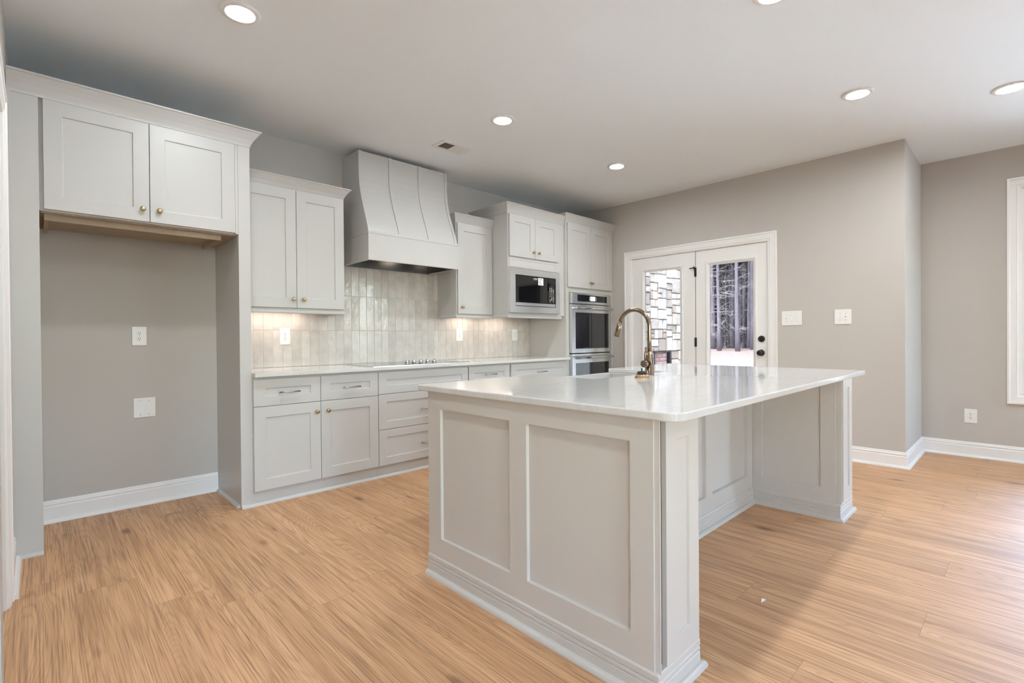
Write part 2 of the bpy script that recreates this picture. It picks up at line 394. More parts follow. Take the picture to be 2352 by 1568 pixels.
build('wall_kitchen', MB().box(XW - 0.12, XD, YW, YW + 0.12, -0.1, ZC), M_wall, kind='structure')
# wall with the patio doors
DY0, DY1, DZ = 1.799, 3.385, 2.098
w = MB(); w.box(XD, XD + 0.13, YN, DY0, -0.1, ZC); w.box(XD, XD + 0.13, DY1, YW + 0.12, -0.1, ZC); w.box(XD, XD + 0.13, DY0, DY1, DZ, ZC)
build('wall_patio', w, M_wall, kind='structure')
build('wall_return', MB().box(XD + 0.13, XN, YN, YN + 0.10, -0.1, ZC).box(XD + 0.002, XD + 0.131, YN - 0.0005, YN + 0.02, 0.0, ZC), M_wall, kind='structure')
# nook bay window, plus an unseen one added in the far return for daylight
YN2 = -2.62; SW = (5.50, 6.12); SZ0, SZ1 = 0.45, 2.45
NW = [(-2.25, 0.017)]
WZ0, WZ1 = 0.608, 2.432
w = MB(); ys = [YN + 0.10, NW[0][1], NW[0][0], YN2 - 0.12]
for a, b in ((ys[0], ys[1]), (ys[2], ys[3])): w.box(XN, XN + 0.13, b, a, -0.1, ZC)
for a, b in NW: w.box(XN, XN + 0.13, a, b, -0.1, WZ0); w.box(XN, XN + 0.13, a, b, WZ1, ZC)
build('wall_nook', w, M_wall, kind='structure')
w = MB(); w.box(XD, SW[0], YN2 - 0.12, YN2, -0.1, ZC); w.box(SW[1], XN, YN2 - 0.12, YN2, -0.1, ZC); w.box(SW[0], SW[1], YN2 - 0.12, YN2, -0.1, SZ0); w.box(SW[0], SW[1], YN2 - 0.12, YN2, SZ1, ZC)
build('wall_bay_return', w, M_wall, kind='structure')
build('wall_living', MB().box(XD, XD + 0.13, YS - 0.12, YN2 - 0.12, -0.1, ZC), M_wall, kind='structure')
# wall behind the camera; its unseen windows are added for daylight
BW = [(-3.2, -2.1), (-0.25, 0.90)]; BZ0, BZ1 = 0.80, 2.40
w = MB(); xs = [XW - 0.12, BW[0][0], BW[0][1], BW[1][0], BW[1][1], XD + 0.13]
for i in (0, 2, 4): w.box(xs[i], xs[i + 1], YS - 0.12, YS, -0.1, ZC)
for a, b in BW: w.box(a, b, YS - 0.12, YS, -0.1, BZ0); w.box(a, b, YS - 0.12, YS, BZ1, ZC)
build('wall_rear', w, M_wall, kind='structure')
# left wall: a doorway between y = 2.1 and y = 3.017, the nearer stretch stands 25 mm proud
w = MB(); w.box(XL - 0.12, XL, 3.017, YW, 0, ZC); w.box(XL - 0.12, XL, 2.10, 3.017, 2.12, ZC); w.box(XW, -0.080, 1.98, 2.10, 0, ZC)
build('wall_left', w, M_wall, kind='structure')
LW = [(-4.1, -3.6), (-3.0, -2.5)]  # unseen windows, added to let in more daylight
w = MB(); ys = [YW, LW[1][1], LW[1][0], LW[0][1], LW[0][0], YS]
for i in (0, 2, 4): w.box(XW - 0.12, XW, ys[i + 1], ys[i], -0.1, ZC)
for a, b in LW: w.box(XW - 0.12, XW, a, b, -0.1, BZ0); w.box(XW - 0.12, XW, a, b, BZ1, ZC)
build('wall_far_left', w, M_wall, kind='structure')

def casing(name, pts, mp, wid=0.092, inward=1, closed=False):
    """door or window casing: pts run along the OPENING edge, the profile grows to the right of travel"""
    prof = [(0, 0), (wid, 0), (wid, 0.021), (wid - 0.016, 0.021), (wid - 0.020, 0.016), (0.030, 0.014), (0.026, 0.016), (0.020, 0.012), (0.010, 0.012), (0.004, 0.009), (0, 0.009)]
    return build(name, MB().sweep(pts, prof, mp, closed=closed), M_trim, bevel=0.001, kind='structure')
# casings: right of travel is away from the opening
casing('trim_1', [(DY0, 0.0), (DY0, DZ), (DY1, DZ), (DY1, 0.0)][::-1], lambda a, b, h: (XD - h, a, b))
casing('trim_2', [(3.017, 0.0), (3.017, 2.12), (2.10, 2.12)], lambda a, b, h: (XL + h, a, b), wid=0.085)
build('trim_3', MB().box(XL - 0.12, XL + 0.001, 3.003, 3.017, 0, 2.12).box(XL - 0.12, XL + 0.001, 2.10, 3.003, 2.106, 2.12), M_trim, bevel=0.001, kind='structure')

# baseboards
def baseboard(name, pts):
    o = build(name, MB().sweep(pts, BASE, XYZ), M_trim, bevel=0.0008, kind='structure')
    build('shoe_molding', MB().sweep(pts, [(a + 0.0155, b) for a, b in SHOE], XYZ), M_trim, o)
    return o
baseboard('baseboard_alcove', [(0.0186, YW), (0.985, YW)])
baseboard('baseboard_right', [(XD, DY0 - 0.094), (XD, YN), (XN, YN), (XN, YN2)])
baseboard('baseboard_left', [(XL, 3.103), (XL, 3.6680)])

# ------------------------------------------------------------------ patio doors
def pull_knob(name, x, y, z, parent, mat=M_brass, r=0.0155, axis='y', sgn=-1):
    mp = (lambda a, b, h: (x + a, y + sgn * h, z + b)) if axis == 'y' else (lambda a, b, h: (x + sgn * h, y + a, z + b))
    m = MB().lathe([(0.0085, 0), (0.0065, 0.004), (0.0055, 0.012), (r * 0.75, 0.015), (r, 0.019), (r * 0.98, 0.0235), (r * 0.88, 0.0265), (r * 0.6, 0.0285), (r * 0.25, 0.0295)], mp, 24)
    return build(name, m, mat, parent)
def bar_pull(name, xc, z, y, parent, L=0.145):
    m = MB().tube([(xc - L / 2, y - 0.030, z), (xc + L / 2, y - 0.030, z)], 0.0055, 12)
    for s in (-1, 1): m.tube([(xc + s * L * 0.36, y, z), (xc + s * L * 0.36, y - 0.030, z)], 0.0045, 10)
    return build(name, m, M_pull, parent)
def door_leaf(n, y0, y1, g0, g1):
    d = thing('door_%d' % n, (XD + 0.03, (y0 + y1) / 2, 0), '', '', kind='structure')
    x0 = XD + 0.012
    z0, z1 = 0.25, 1.932
    st = MB().grid_panel([y0, g0, g1, y1], [0.012, z0, z1, DZ - 0.003], [], faceX(x0), 0.044, 0.01)
    m = MB(); bt = 0.044
    for a, b, c, e in ((y0, g0, 0.012, DZ - 0.004), (g1, y1, 0.012, DZ - 0.004), (g0, g1, 0.012, z0), (g0, g1, z1, DZ - 0.004)): m.box(x0, x0 + bt, a, b, c, e)
    build('door_leaf', m, M_trim, d)
    f = MB().sweep([(g0, z0), (g0, z1), (g1, z1), (g1, z0)][::-1], [(0.0, 0.0), (0.028, 0.0), (0.030, 0.006), (0.024, 0.011), (0.012, 0.010), (0.006, 0.006), (-0.012, -0.004), (-0.012, -0.012), (0, -0.012)], lambda a, b, h: (x0 - h, a, b), closed=True)
    build('lite_frame', f, M_trim, d)
    build('pane', MB().box(x0 + 0.018, x0 + 0.024, g0 + 0.001, g1 - 0.001, z0 + 0.001, z1 - 0.001), M_dimming, d)
    return d
d1 = door_leaf(1, 2.5665, 3.382, 2.738, 3.216)
d2 = door_leaf(2, 1.803, 2.5605, 1.934, 2.415)
def handle_set(parent, y, z, knob):
    x = XD + 0.012; mp = lambda a, b, h: (x - h, y + a, z + b)
    rs = build('rosette', MB().lathe([(0.033, 0), (0.033, 0.006), (0.030, 0.011), (0.026, 0.012)], mp, 32), M_blackmetal, parent)
    if knob: build('door_knob', MB().lathe([(0.012, 0.010), (0.012, 0.030), (0.020, 0.036), (0.027, 0.046), (0.028, 0.056), (0.024, 0.064), (0.012, 0.067)], mp, 28), M_blackmetal, parent)
    else: build('thumb_turn', MB().lathe([(0.019, 0.011), (0.019, 0.016), (0.016, 0.018)], mp, 24).box(x - 0.032, x - 0.016, y - 0.004, y + 0.004, z - 0.013, z + 0.013), M_blackmetal, parent)
handle_set(d2, 1.864, 1.110, False); handle_set(d2, 1.867, 0.968, True)
for z in (1.862, 1.076, 0.29):
    build('hinge', MB().tube([(XD + 0.003, 2.5640, z - 0.050), (XD + 0.003, 2.5640, z + 0.050)], 0.0075, 12).box(XD + 0.004, XD + 0.0125, 2.552, 2.576, z - 0.050, z + 0.050), M_blackmetal, d2)
build('flip_latch', MB().box(XD - 0.010, XD + 0.004, 2.570, 2.577, 1.862 + 0.032, 1.862 + 0.062).tube([(XD - 0.014, 2.574, 1.909), (XD - 0.014, 2.622, 1.905)], 0.006, 10), M_blackmetal, d2)
build('jamb', MB().box(XD, XD + 0.13, DY0 - 0.0005, DY0 + 0.003, 0, DZ).box(XD, XD + 0.13, DY1 - 0.003, DY1 + 0.0005, 0, DZ).box(XD, XD + 0.13, DY0, DY1, DZ - 0.003, DZ + 0.0005).box(XD + 0.02, XD + 0.15, DY0, DY1, -0.02, 0.010), M_trim, d1)
build('leaf_gap_shade', MB().box(XD + 0.014, XD + 0.05, 2.5612, 2.5658, 0.012, DZ - 0.004), M_black, d1)  # black strip filling the gap between the leaves, standing in for its shade

# ------------------------------------------------------------------ windows
def window(n, mp, a0, a1, z0, z1, mull, caseD=True):
    """mp(a, z, d): d is depth into the wall"""
    wn = thing('window_%d' % n, mp((a0 + a1) / 2, z0, 0), '', '', kind='structure')
    m = MB()
    def bx(A0, A1, Z0, Z1, D0, D1):
        p, q = mp(A0, Z0, D0), mp(A1, Z1, D1); m.box(p[0], q[0], p[1], q[1], p[2], q[2])
    bx(a0, a0 + 0.045, z0, z1, 0.03, 0.11); bx(a1 - 0.045, a1, z0, z1, 0.03, 0.11); bx(a0 + .045, a1 - .045, z0, z0 + 0.05, 0.03, 0.11); bx(a0 + .045, a1 - .045, z1 - 0.05, z1, 0.03, 0.11)
    for k in range(1, mull):
        c = a0 + (a1 - a0) * k / mull; bx(c - 0.035, c + 0.035, z0 + 0.05, z1 - 0.05, 0.03, 0.11)
    zc = (z0 + z1) / 2
    for k in range(mull):
        c0 = a0 + (a1 - a0) * k / mull + 0.036; c1 = a0 + (a1 - a0) * (k + 1) / mull - 0.036; bx(c0 + 0.012, c1 - 0.012, zc - 0.02, zc + 0.02, 0.05, 0.09)
    build('window_frame', m, M_trim, wn)
    pm = MB(); p, q = mp(a0 + 0.04, z0 + 0.04, 0.068), mp(a1 - 0.04, z1 - 0.04, 0.073); pm.box(p[0], q[0], p[1], q[1], p[2], q[2]); build('pane', pm, M_pane, wn)
    cs = MB().sweep([(a0, z0), (a0, z1), (a1, z1), (a1, z0)], [(0, 0), (-0.090, 0), (-0.090, 0.021), (-0.074, 0.021), (-0.070, 0.016), (-0.030, 0.014), (-0.026, 0.016), (-0.020, 0.012), (-0.004, 0.009), (0, 0.009)], lambda a, b, h: mp(a, b, -h), closed=True)
    build('window_casing', cs, M_trim, wn, bevel=0.001)
    jm = MB()
    for A0, A1, Z0, Z1 in ((a0 - 0.001, a0 + 0.006, z0, z1), (a1 - 0.006, a1 + 0.001, z0, z1), (a0, a1, z1 - 0.006, z1 + 0.001), (a0, a1, z0 - 0.001, z0 + 0.006)):
        p, q = mp(A0, Z0, -0.004), mp(A1, Z1, 0.12); jm.box(p[0], q[0], p[1], q[1], p[2], q[2])
    build('window_jamb', jm, M_trim, wn)
    # daylight portal in the opening
    L = bpy.data.lights.new('daylight_portal', 'AREA'); L.shape = 'RECTANGLE'; L.size = abs(a1 - a0); L.size_y = z1 - z0; L.cycles.is_portal = True
    lo = bpy.data.objects.new('daylight_portal', L); COL.objects.link(lo); return lo, wn
for i, (a, b) in enumerate(NW):
    lo, _ = window(i + 1, lambda A, Z, D: (XN + D, A, Z), a, b, WZ0, WZ1, 2)
    lo.location = (XN + 0.15, (a + b) / 2, (WZ0 + WZ1) / 2); lo.rotation_euler = Vector((-1, 0, 0)).to_track_quat('-Z', 'Z').to_euler()
for i, (a, b) in enumerate(BW):
    lo, _ = window(i + 3, lambda A, Z, D: (A, YS - D, Z), a, b, BZ0, BZ1, 2)
    lo.location = ((a + b) / 2, YS - 0.15, (BZ0 + BZ1) / 2); lo.rotation_euler = Vector((0, 1, 0)).to_track_quat('-Z', 'Z').to_euler()
lo, _ = window(7, lambda A, Z, D: (A, YN2 - D, Z), SW[0], SW[1], SZ0, SZ1, 1)
lo.location = ((SW[0] + SW[1]) / 2, YN2 - 0.15, (SZ0 + SZ1) / 2); lo.rotation_euler = Vector((0, 1, 0)).to_track_quat('-Z', 'Z').to_euler()
for i, (a, b) in enumerate(LW):
    lo, _ = window(i + 5, lambda A, Z, D: (XW - D, A, Z), a, b, BZ0, BZ1, 2)
    lo.location = (XW - 0.15, (a + b) / 2, (BZ0 + BZ1) / 2); lo.rotation_euler = Vector((1, 0, 0)).to_track_quat('-Z', 'Z').to_euler()
L = bpy.data.lights.new('daylight_portal', 'AREA'); L.shape = 'RECTANGLE'; L.size = DY1 - DY0; L.size_y = DZ; L.cycles.is_portal = True
lo = bpy.data.objects.new('daylight_portal', L); COL.objects.link(lo); lo.location = (XD + 0.18, (DY0 + DY1) / 2, DZ / 2); lo.rotation_euler = Vector((-1, 0, 0)).to_track_quat('-Z', 'Z').to_euler()

# ------------------------------------------------------------------ cabinets
BV = 0.0015
def sh_door(name, x0, x1, z0, z1, y, parent, stile=0.075, mat=M_cab, rail=None):
    return build(name, MB().shaker(x0, x1, z0, z1, front(y), stile=stile, rail=rail), mat, parent, bevel=BV)
# --- refrigerator surround
YF = 3.6686
fr = thing('refrigerator_cabinet', (0.48, 3.97, 0), 'tall white cabinet surround over the empty refrigerator alcove, two doors on top', 'cabinet')
build('side_panel', MB().box(XL + 0.003, 0.0176, YF, YW - 0.001, 0, 2.458), M_cab, fr, bevel=BV)
build('scribe_strip', MB().box(XL + 0.001, XL + 0.016, YF - 0.006, YF + 0.001, 0.02, 2.456), M_cab, fr, bevel=0.001)
build('side_panel', MB().box(0.986, 1.0598, YF, YW - 0.001, 0, 2.458), M_cab, fr, bevel=BV)
build('carcass', MB().box(0.0180, 0.9856, YF + 0.022, YW - 0.001, 1.852, 2.458), M_cab, fr)
build('underside_rail', MB().box(0.036, 0.902, 3.752, 3.772, 1.812, 1.852).box(0.036, 0.056, 3.772, 4.20, 1.812, 1.852).box(0.882, 0.902, 3.772, 4.20, 1.812, 1.852).box(0.020, 0.984, YF + 0.04, YW - 0.01, 1.846, 1.8515), M_rawwood, fr, bevel=0.001)
build('filler_strip', MB().box(0.9690, 0.9858, YF + 0.003, YF + 0.0215, 1.853, 2.457), M_cab, fr)
for a, b, k in ((0.0363, 0.5005, 0.467), (0.5040, 0.9672, 0.549)):
    d = sh_door('door', a, b, 1.860, 2.4530, YF, fr, stile=0.077)
    pull_knob('knob', k, YF, 1.931, d)
build('crown_molding', MB().sweep([(XL + 0.002, YF), (1.0598, YF), (1.0598, YW - 0.001)], [(0.0 + a, 2.452 + b) for a, b in crown_prof(0.062, 0.104)], XYZ), M_cab, fr, bevel=0.001)
for q in ([(XL + 0.020, YF), (0.0176, YF)], [(0.986, YF), (1.0598, YF)], [(0.986, YW - 0.04), (0.986, YF + 0.03)]): build('shoe_molding', MB().sweep(q, SHOE, XYZ), M_cab, fr)
# --- base cabinets
YB = 3.6407; YBF = YB + 0.021
def base_unit(name, x0, x1, label):
    t = thing(name, ((x0 + x1) / 2, 3.95, 0), label, 'base cabinet', 'base cabinets along the backsplash wall')
    build('carcass', MB().box(x0, x1, YBF, YW - 0.001, 0.100, 0.8855), M_cab, t)
    build('toe_board', MB().box(x0, x1, YBF + 0.012, YBF + 0.030, 0, 0.0995), M_cab, t)
    build('shoe_molding', MB().sweep([(x0, YBF + 0.012), (x1, YBF + 0.012)], SHOE, XYZ), M_cab, t)
    return t
def drawer(t, a0, a1, b0, b1, pull=None, stile=0.072, rail=0.064):
    d = sh_door('drawer', a0, a1, b0, b1, YB, t, stile=stile, rail=rail)
    if pull: bar_pull('handle', (a0 + a1) / 2, pull, YB + 0.004, d)
    return d
b1 = base_unit('base_cabinet', 1.0602, 1.9955, 'white base cabinet right of the refrigerator panel, two doors under two drawers')
for a0, a1, kx in ((1.0615, 1.5215, 1.491), (1.5250, 1.9935, 1.575)):
    drawer(b1, a0, a1, 0.6835, 0.8690, 0.772)
    d = sh_door('door', a0, a1, 0.1040, 0.6795, YB, b1, stile=0.076); pull_knob('knob', kx, YB, 0.608, d)
b2 = base_unit('base_cabinet', 1.9965, 2.9310, 'white three-drawer base cabinet under the cooktop, partly behind the island')
drawer(b2, 1.9985, 2.9275, 0.6900, 0.8690); drawer(b2, 1.9985, 2.9275, 0.3985, 0.6860, 0.531); drawer(b2, 1.9985, 2.9275, 0.1040, 0.3945, 0.237)
b3 = base_unit('base_cabinet', 2.9320, 3.4800, 'narrow white base cabinet right of the cooktop drawers, one drawer showing above the island')
drawer(b3, 2.9390, 3.4690, 0.6835, 0.8690, 0.785); d = sh_door('door', 2.9390, 3.4690, 0.104, 0.6795, YB, b3); pull_knob('knob', 2.975, YB, 0.608, d)
b4 = base_unit('base_cabinet', 3.4810, 4.3985, 'wide white base cabinet beside the wall oven tower, one drawer showing')
drawer(b4, 3.4910, 4.3960, 0.6835, 0.8690, 0.773)
for a0, a1, kx in ((3.4910, 3.9420, 3.91), (3.9455, 4.3960, 3.978)):
    d = sh_door('door', a0, a1, 0.104, 0.6795, YB, b4); pull_knob('knob', kx, YB, 0.608, d)
# --- worktop
ct = build('countertop', MB().box(1.0602, 4.3990, 3.6036, 4.2575, 0.8862, 0.914), M_quartz, bevel=0.003, seg=3)
tag(ct, 'long white quartz worktop on the base cabinets below the tiled backsplash', 'countertop')
# --- backsplash
bs = MB(); rt = random.Random(5); TW = 0.0755; g = 0.0012
def tiles(xa, xb, zs):
    k0 = math.floor((xa - 1.240) / TW)
    for k in range(k0, int((xb - 1.240) / TW) + 2):
        a, b = max(xa, 1.240 + k * TW), min(xb, 1.240 + (k + 1) * TW)
        if b - a < 0.006: continue
        for z0, z1 in zs:
            r = (rt.random(), rt.random(), rt.random()); y0 = 4.2580 + rt.uniform(-0.0006, 0.0006); e = 0.0022
            A0, A1, Z0, Z1 = a + g, b - g, z0 + g, z1 - g; ty = y0 - 0.0005; tl = rt.uniform(-0.0005, 0.0005); tm = rt.uniform(-0.0005, 0.0005)
            vs = [(A0, y0 + e, Z0), (A1, y0 + e, Z0), (A1, y0 + e, Z1), (A0, y0 + e, Z1), (A0 + e, ty - tl - tm, Z0 + e), (A1 - e, ty + tl - tm, Z0 + e), (A1 - e, ty + tl + tm, Z1 - e), (A0 + e, ty - tl + tm, Z1 - e)]
            bs.add(vs, [(4, 5, 6, 7), (0, 1, 5, 4), (1, 2, 6, 5), (2, 3, 7, 6), (3, 0, 4, 7)], rnd=r)
tiles(1.0602, 1.846, [(0.9145, 1.217), (1.217, 1.3865)])
tiles(1.846, 3.032, [(0.9145, 1.217), (1.217, 1.531), (1.531, 1.845)])
tiles(3.032, 4.399, [(0.9145, 1.217), (1.217, 1.3865)])
bso = build('backsplash', MB().box(1.0602, 1.846, 4.2602, YW - 0.0005, 0.9142, 1.386).box(1.846, 3.032, 4.2602, YW - 0.0005, 0.9142, 1.845).box(3.032, 4.399, 4.2602, YW - 0.0005, 0.9142, 1.386), M_grout)
tag(bso, 'glossy cream vertical stack-bond tile backsplash above the long worktop', 'backsplash')
tl = build('tiles', bs, M_tile, bso)
# --- wall cabinets
YU = 3.9217; YUF = YU + 0.021
def wall_unit(name, x0, x1, label, crown_pts, rail_pts):
    t = thing(name, ((x0 + x1) / 2, 4.09, 1.345), label, 'wall cabinet', 'wall cabinets beside the hood')
    build('carcass', MB().box(x0, x1, YUF, YW - 0.001, 1.3855, 2.300), M_cab, t, bevel=0.001)
    build('crown_molding', MB().sweep(crown_pts, [(a, 2.292 + b) for a, b in crown_prof(0.055, 0.092)], XYZ), M_cab, t, bevel=0.001)
    build('light_rail', MB().sweep(rail_pts, [(-0.018, 1.345), (0.006, 1.345), (0.010, 1.352), (0.010, 1.362), (0.004, 1.370), (0.002, 1.3853), (-0.018, 1.3853)], XYZ), M_cab, t, bevel=0.001)
    return t
u2 = wall_unit('wall_cabinet', 1.0605, 1.8490, 'white two-door wall cabinet between refrigerator panel and range hood', [(1.0605, YUF), (1.8490, YUF), (1.8490, YW - 0.001)], [(1.0605, YUF), (1.8490, YUF), (1.8490, 4.2575)])
for a0, a1, kx in ((1.0640, 1.4600, 1.433), (1.4635, 1.8478, 1.512)):
    d = sh_door('door', a0, a1, 1.3870, 2.2980, YU, u2, stile=0.077); pull_knob('knob', kx, YU, 1.453, d)
u3 = wall_unit('wall_cabinet', 3.0270, 3.5045, 'narrow white single-door wall cabinet just right of the range hood', [(3.0270, YW - 0.001), (3.0270, YUF), (3.5045, YUF)], [(3.0270, 4.2575), (3.0270, YUF), (3.5045, YUF)])
d = sh_door('door', 3.0380, 3.4935, 1.3870, 2.2980, YU, u3, stile=0.077); pull_knob('knob', 3.088, YU, 1.454, d)
# --- microwave cabinet
YM = 3.674; YMF = 3.695
mc = thing('microwave_cabinet', (3.95, 3.98, 1.35), 'white wall cabinet holding the built-in microwave, two short doors above', 'cabinet')
m = MB(); m.box(3.5050, 4.3990, YMF, YW - 0.001, 1.8720, 2.4400); m.box(3.5050, 3.5350, YMF, YW - 0.001, 1.3860, 1.8720); m.box(4.2650, 4.3990, YMF, YW - 0.001, 1.3860, 1.8720)
m.box(3.5350, 4.2650, YMF, YW - 0.001, 1.3860, 1.4080); m.box(3.5350, 4.2650, 4.24, YW - 0.001, 1.4080, 1.8720)
build('carcass', m, M_cab, mc, bevel=0.001)
for a0, a1, kx in ((3.5200, 3.8985, 3.869), (3.9015, 4.2840, 3.952)):
    d = sh_door('door', a0, a1, 1.9900, 2.4240, YM, mc, stile=0.073); pull_knob('knob', kx, YM, 2.057, d)
build('filler_strip', MB().shaker(3.5290, 4.2840, 1.8760, 1.9800, front(YMF - 0.006), th=0.006, stile=0.03, rail=0.022, rec=0.003), M_cab, mc, bevel=0.001)
build('crown_molding', MB().sweep([(3.5050, YW - 0.001), (3.5050, YMF), (4.3995, YMF)], [(a, 2.432 + b) for a, b in crown_prof(0.055, 0.097)], XYZ), M_cab, mc, bevel=0.001)
build('light_rail', MB().sweep([(3.5050, 4.10), (3.5050, YMF), (4.3400, YMF), (4.3400, 3.76)], [(-0.018, 1.349), (0.006, 1.349), (0.010, 1.356), (0.010, 1.364), (0.004, 1.372), (0.002, 1.3858), (-0.018, 1.3858)], XYZ), M_cab, mc, bevel=0.001)
# --- oven tower
YT = 3.6462; YTF = 3.667
ot = thing('oven_cabinet', (4.86, 3.97, 0), 'tall white cabinet holding the double wall oven in the corner by the patio doors', 'cabinet')
m = MB(); m.box(4.4000, XD - 0.001, YTF, YW - 0.001, 1.668, 2.475); m.box(4.4000, 4.4580, YTF, YW - 0.001, 0.10, 1.668); m.box(5.2340, XD - 0.001, YTF, YW - 0.001, 0.10, 1.668)
m.box(4.4580, 5.2340, YTF, YW - 0.001, 0.10, 0.395); m.box(4.4580, 5.2340, 4.24, YW - 0.001, 0.395, 1.668)
build('carcass', m, M_cab, ot, bevel=0.001)
build('toe_board', MB().box(4.4000, XD - 0.001, YTF + 0.012, YTF + 0.03, 0, 0.0995), M_cab, ot)
for a0, a1, kx in ((4.4180, 4.8480, 4.829), (4.8515, 5.2850, 4.907)):
    d = sh_door('door', a0, a1, 1.7250, 2.4660, YT, ot, stile=0.076); pull_knob('knob', kx if kx < 4.85 else 4.876, YT, 1.794, d)
d = sh_door('drawer', 4.4180, 5.2850, 0.105, 0.385, YT, ot); bar_pull('handle', 4.85, 0.25, YT + 0.004, d)
build('crown_molding', MB().sweep([(4.4000, YMF + 0.06), (4.4000, YTF), (XD - 0.001, YTF)], [(a, 2.463 + b) for a, b in crown_prof(0.062, 0.098)], XYZ), M_cab, ot, bevel=0.001)

# ------------------------------------------------------------------ range hood
HX0, HX1 = 2.000, 2.9315
hd = thing('range_hood', ((HX0 + HX1) / 2, 4.02, 1.80), 'white curved wooden range hood with vertical straps above the cooktop', 'range hood')
prof = [(3.800, 2.047), (3.8135, 2.09), (3.832, 2.14), (3.853, 2.19), (3.8735, 2.24), (3.894, 2.29), (3.913, 2.34), (3.930, 2.39), (3.944, 2.44), (3.954, 2.50), (3.9595, 2.56), (3.961, 2.62), (3.961, 2.7624), (YW - 0.001, 2.7624), (YW - 0.001, 2.047)]
m = MB().prism(prof, lambda a, b, h: (h, a, b), HX0, HX1)
build('hood_body', m, M_cab, hd)
curve = prof[:13]
def strap(x0, x1):
    pts = []
    for i, (y, z) in enumerate(curve):
        a = Vector(curve[max(i - 1, 0)]); b = Vector(curve[min(i + 1, len(curve) - 1)]); t = (b - a).normalized(); n = Vector((-t.y, t.x)); n = n if n.x < 0 else -n
        pts.append((y + n.x * 0.008, z + n.y * 0.008 if 0 < i < 12 else z))
    return MB().prism(pts + [(y + 0.001, z) for y, z in curve[::-1]], lambda a, b, h: (h, a, b), x0, x1)
for x0, x1 in ((HX0, 2.027), (2.293, 2.321), (2.601, 2.630), (2.9045, HX1)): build('strap', strap(x0, x1), M_cab, hd, bevel=0.001)
m = MB(); yf = 3.783
def ring(z0, z1, o, th=0.02):
    m.box(HX0 - 0.004 - o, HX1 + 0.004 + o, yf - o, yf - o + th + o, z0, z1); m.box(HX0 - 0.004 - o, HX0 - 0.004 + th, yf + th, YW - 0.001, z0, z1); m.box(HX1 + 0.004 - th, HX1 + 0.004 + o, yf + th, YW - 0.001, z0, z1)
ring(1.8520, 2.0250, 0.0); ring(2.0252, 2.0470, 0.003); ring(1.8020, 1.8518, 0.003)
m.box(HX0, HX1, yf + 0.001, YW - 0.002, 2.02, 2.0465)
build('hood_apron', m, M_cab, hd, bevel=0.001)
m = MB(); x0, x1, y0, y1 = HX0 + 0.017, HX1 - 0.017, yf + 0.021, 4.255
for a in ((x0, x1, y0, y0 + 0.004, 1.806, 1.98), (x0, x1, y1 - 0.004, y1, 1.806, 1.98), (x0, x0 + 0.004, y0, y1, 1.806, 1.98), (x1 - 0.004, x1, y0, y1, 1.806, 1.98), (x0, x1, y0, y1, 1.975, 1.985)): m.box(*a)
m.box(x0 - 0.016, x1 + 0.016, y1 - 0.012, y1 + 0.002, 1.798, 1.806)
lin = build('steel_liner', m, M_liner, hd)
m = MB()
for k in range(30): m.box(x0 + 0.06 + k * 0.0265, x0 + 0.075 + k * 0.0265, y0 + 0.10, y1 - 0.08, 1.955, 1.97)
build('baffle_filter', m, M_steel2, lin)
for xx in (2.22, 2.71): build('hood_lamp', MB().lathe([(0.03, 0), (0.03, 0.006)], lambda a, b, h: (xx + a, y0 + 0.06 + b, 1.962 + h), 20), M_hoodlamp, lin)

# ------------------------------------------------------------------ cooktop
ck = thing('cooktop', (2.45, 3.885, 0.914), 'black glass electric cooktop with five chrome knobs on the worktop', 'cooktop')
build('glass_top', MB().box(1.955, 2.945, 3.652, 4.125, 0.9142, 0.9205), M_blackglass, ck, bevel=0.0015)
build('edge_trim', MB().box(1.951, 2.949, 3.648, 3.6518, 0.9142, 0.9195).box(1.951, 2.949, 4.1252, 4.129, 0.9142, 0.9195).box(1.951, 1.9548, 3.648, 4.129, 0.9142, 0.9195).box(2.9452, 2.949, 3.648, 4.129, 0.9142, 0.9195), M_steel, ck)
for k in range(5):
    x, y = 2.297 + k * 0.070, 3.690
    b = MB().lathe([(0.023, 0.9206), (0.023, 0.926), (0.020, 0.929)], lambda a, c, h: (x + a, y + c, h), 24)
    kn = build('knob', b.lathe([(0.016, 0.928), (0.0175, 0.934), (0.0175, 0.954), (0.0155, 0.957)], lambda a, c, h: (x + a, y + c, h), 24), M_steel2, ck)
    build('indicator', MB().box(x - 0.002, x + 0.002, y - 0.0182, y - 0.004, 0.9572, 0.9580), M_blackmetal, kn)

# ------------------------------------------------------------------ microwave
mw = thing('microwave', (3.9, 3.9, 1.408), 'stainless built-in microwave with black glass door, white sticker in the corner', 'microwave')
YMW = 3.660
m = MB(); X0, X1, Z0, Z1 = 3.508, 4.283, 1.4055, 1.8664; a0, a1, c0, c1 = 3.583, 4.217, 1.4730, 1.8005
for q in ((X0, a0, Z0, Z1), (a1, X1, Z0, Z1), (a0, a1, Z0, c0), (a0, a1, c1, Z1)): m.box(q[0], q[1], YMW, YMW + 0.034, q[2], q[3])
build('trim_frame', m, M_steel, mw)
build('body', MB().box(3.560, 4.240, YMW + 0.040, 4.20, 1.412, 1.855), M_blackmetal, mw)
dr = build('door', MB().box(a0 + 0.003, 4.0930, YMW + 0.010, YMW + 0.038, c0 + 0.045, c1 - 0.003), M_blackglass, mw, bevel=0.001)
build('control_panel', MB().box(4.0960, a1 - 0.003, YMW + 0.010, YMW + 0.038, c0 + 0.045, c1 - 0.003), M_blackglass, mw, bevel=0.001)
build('handle', MB().box(a0 + 0.006, 4.0930, YMW + 0.004, YMW + 0.036, c0 + 0.006, c0 + 0.040), M_steel, mw, bevel=0.003)
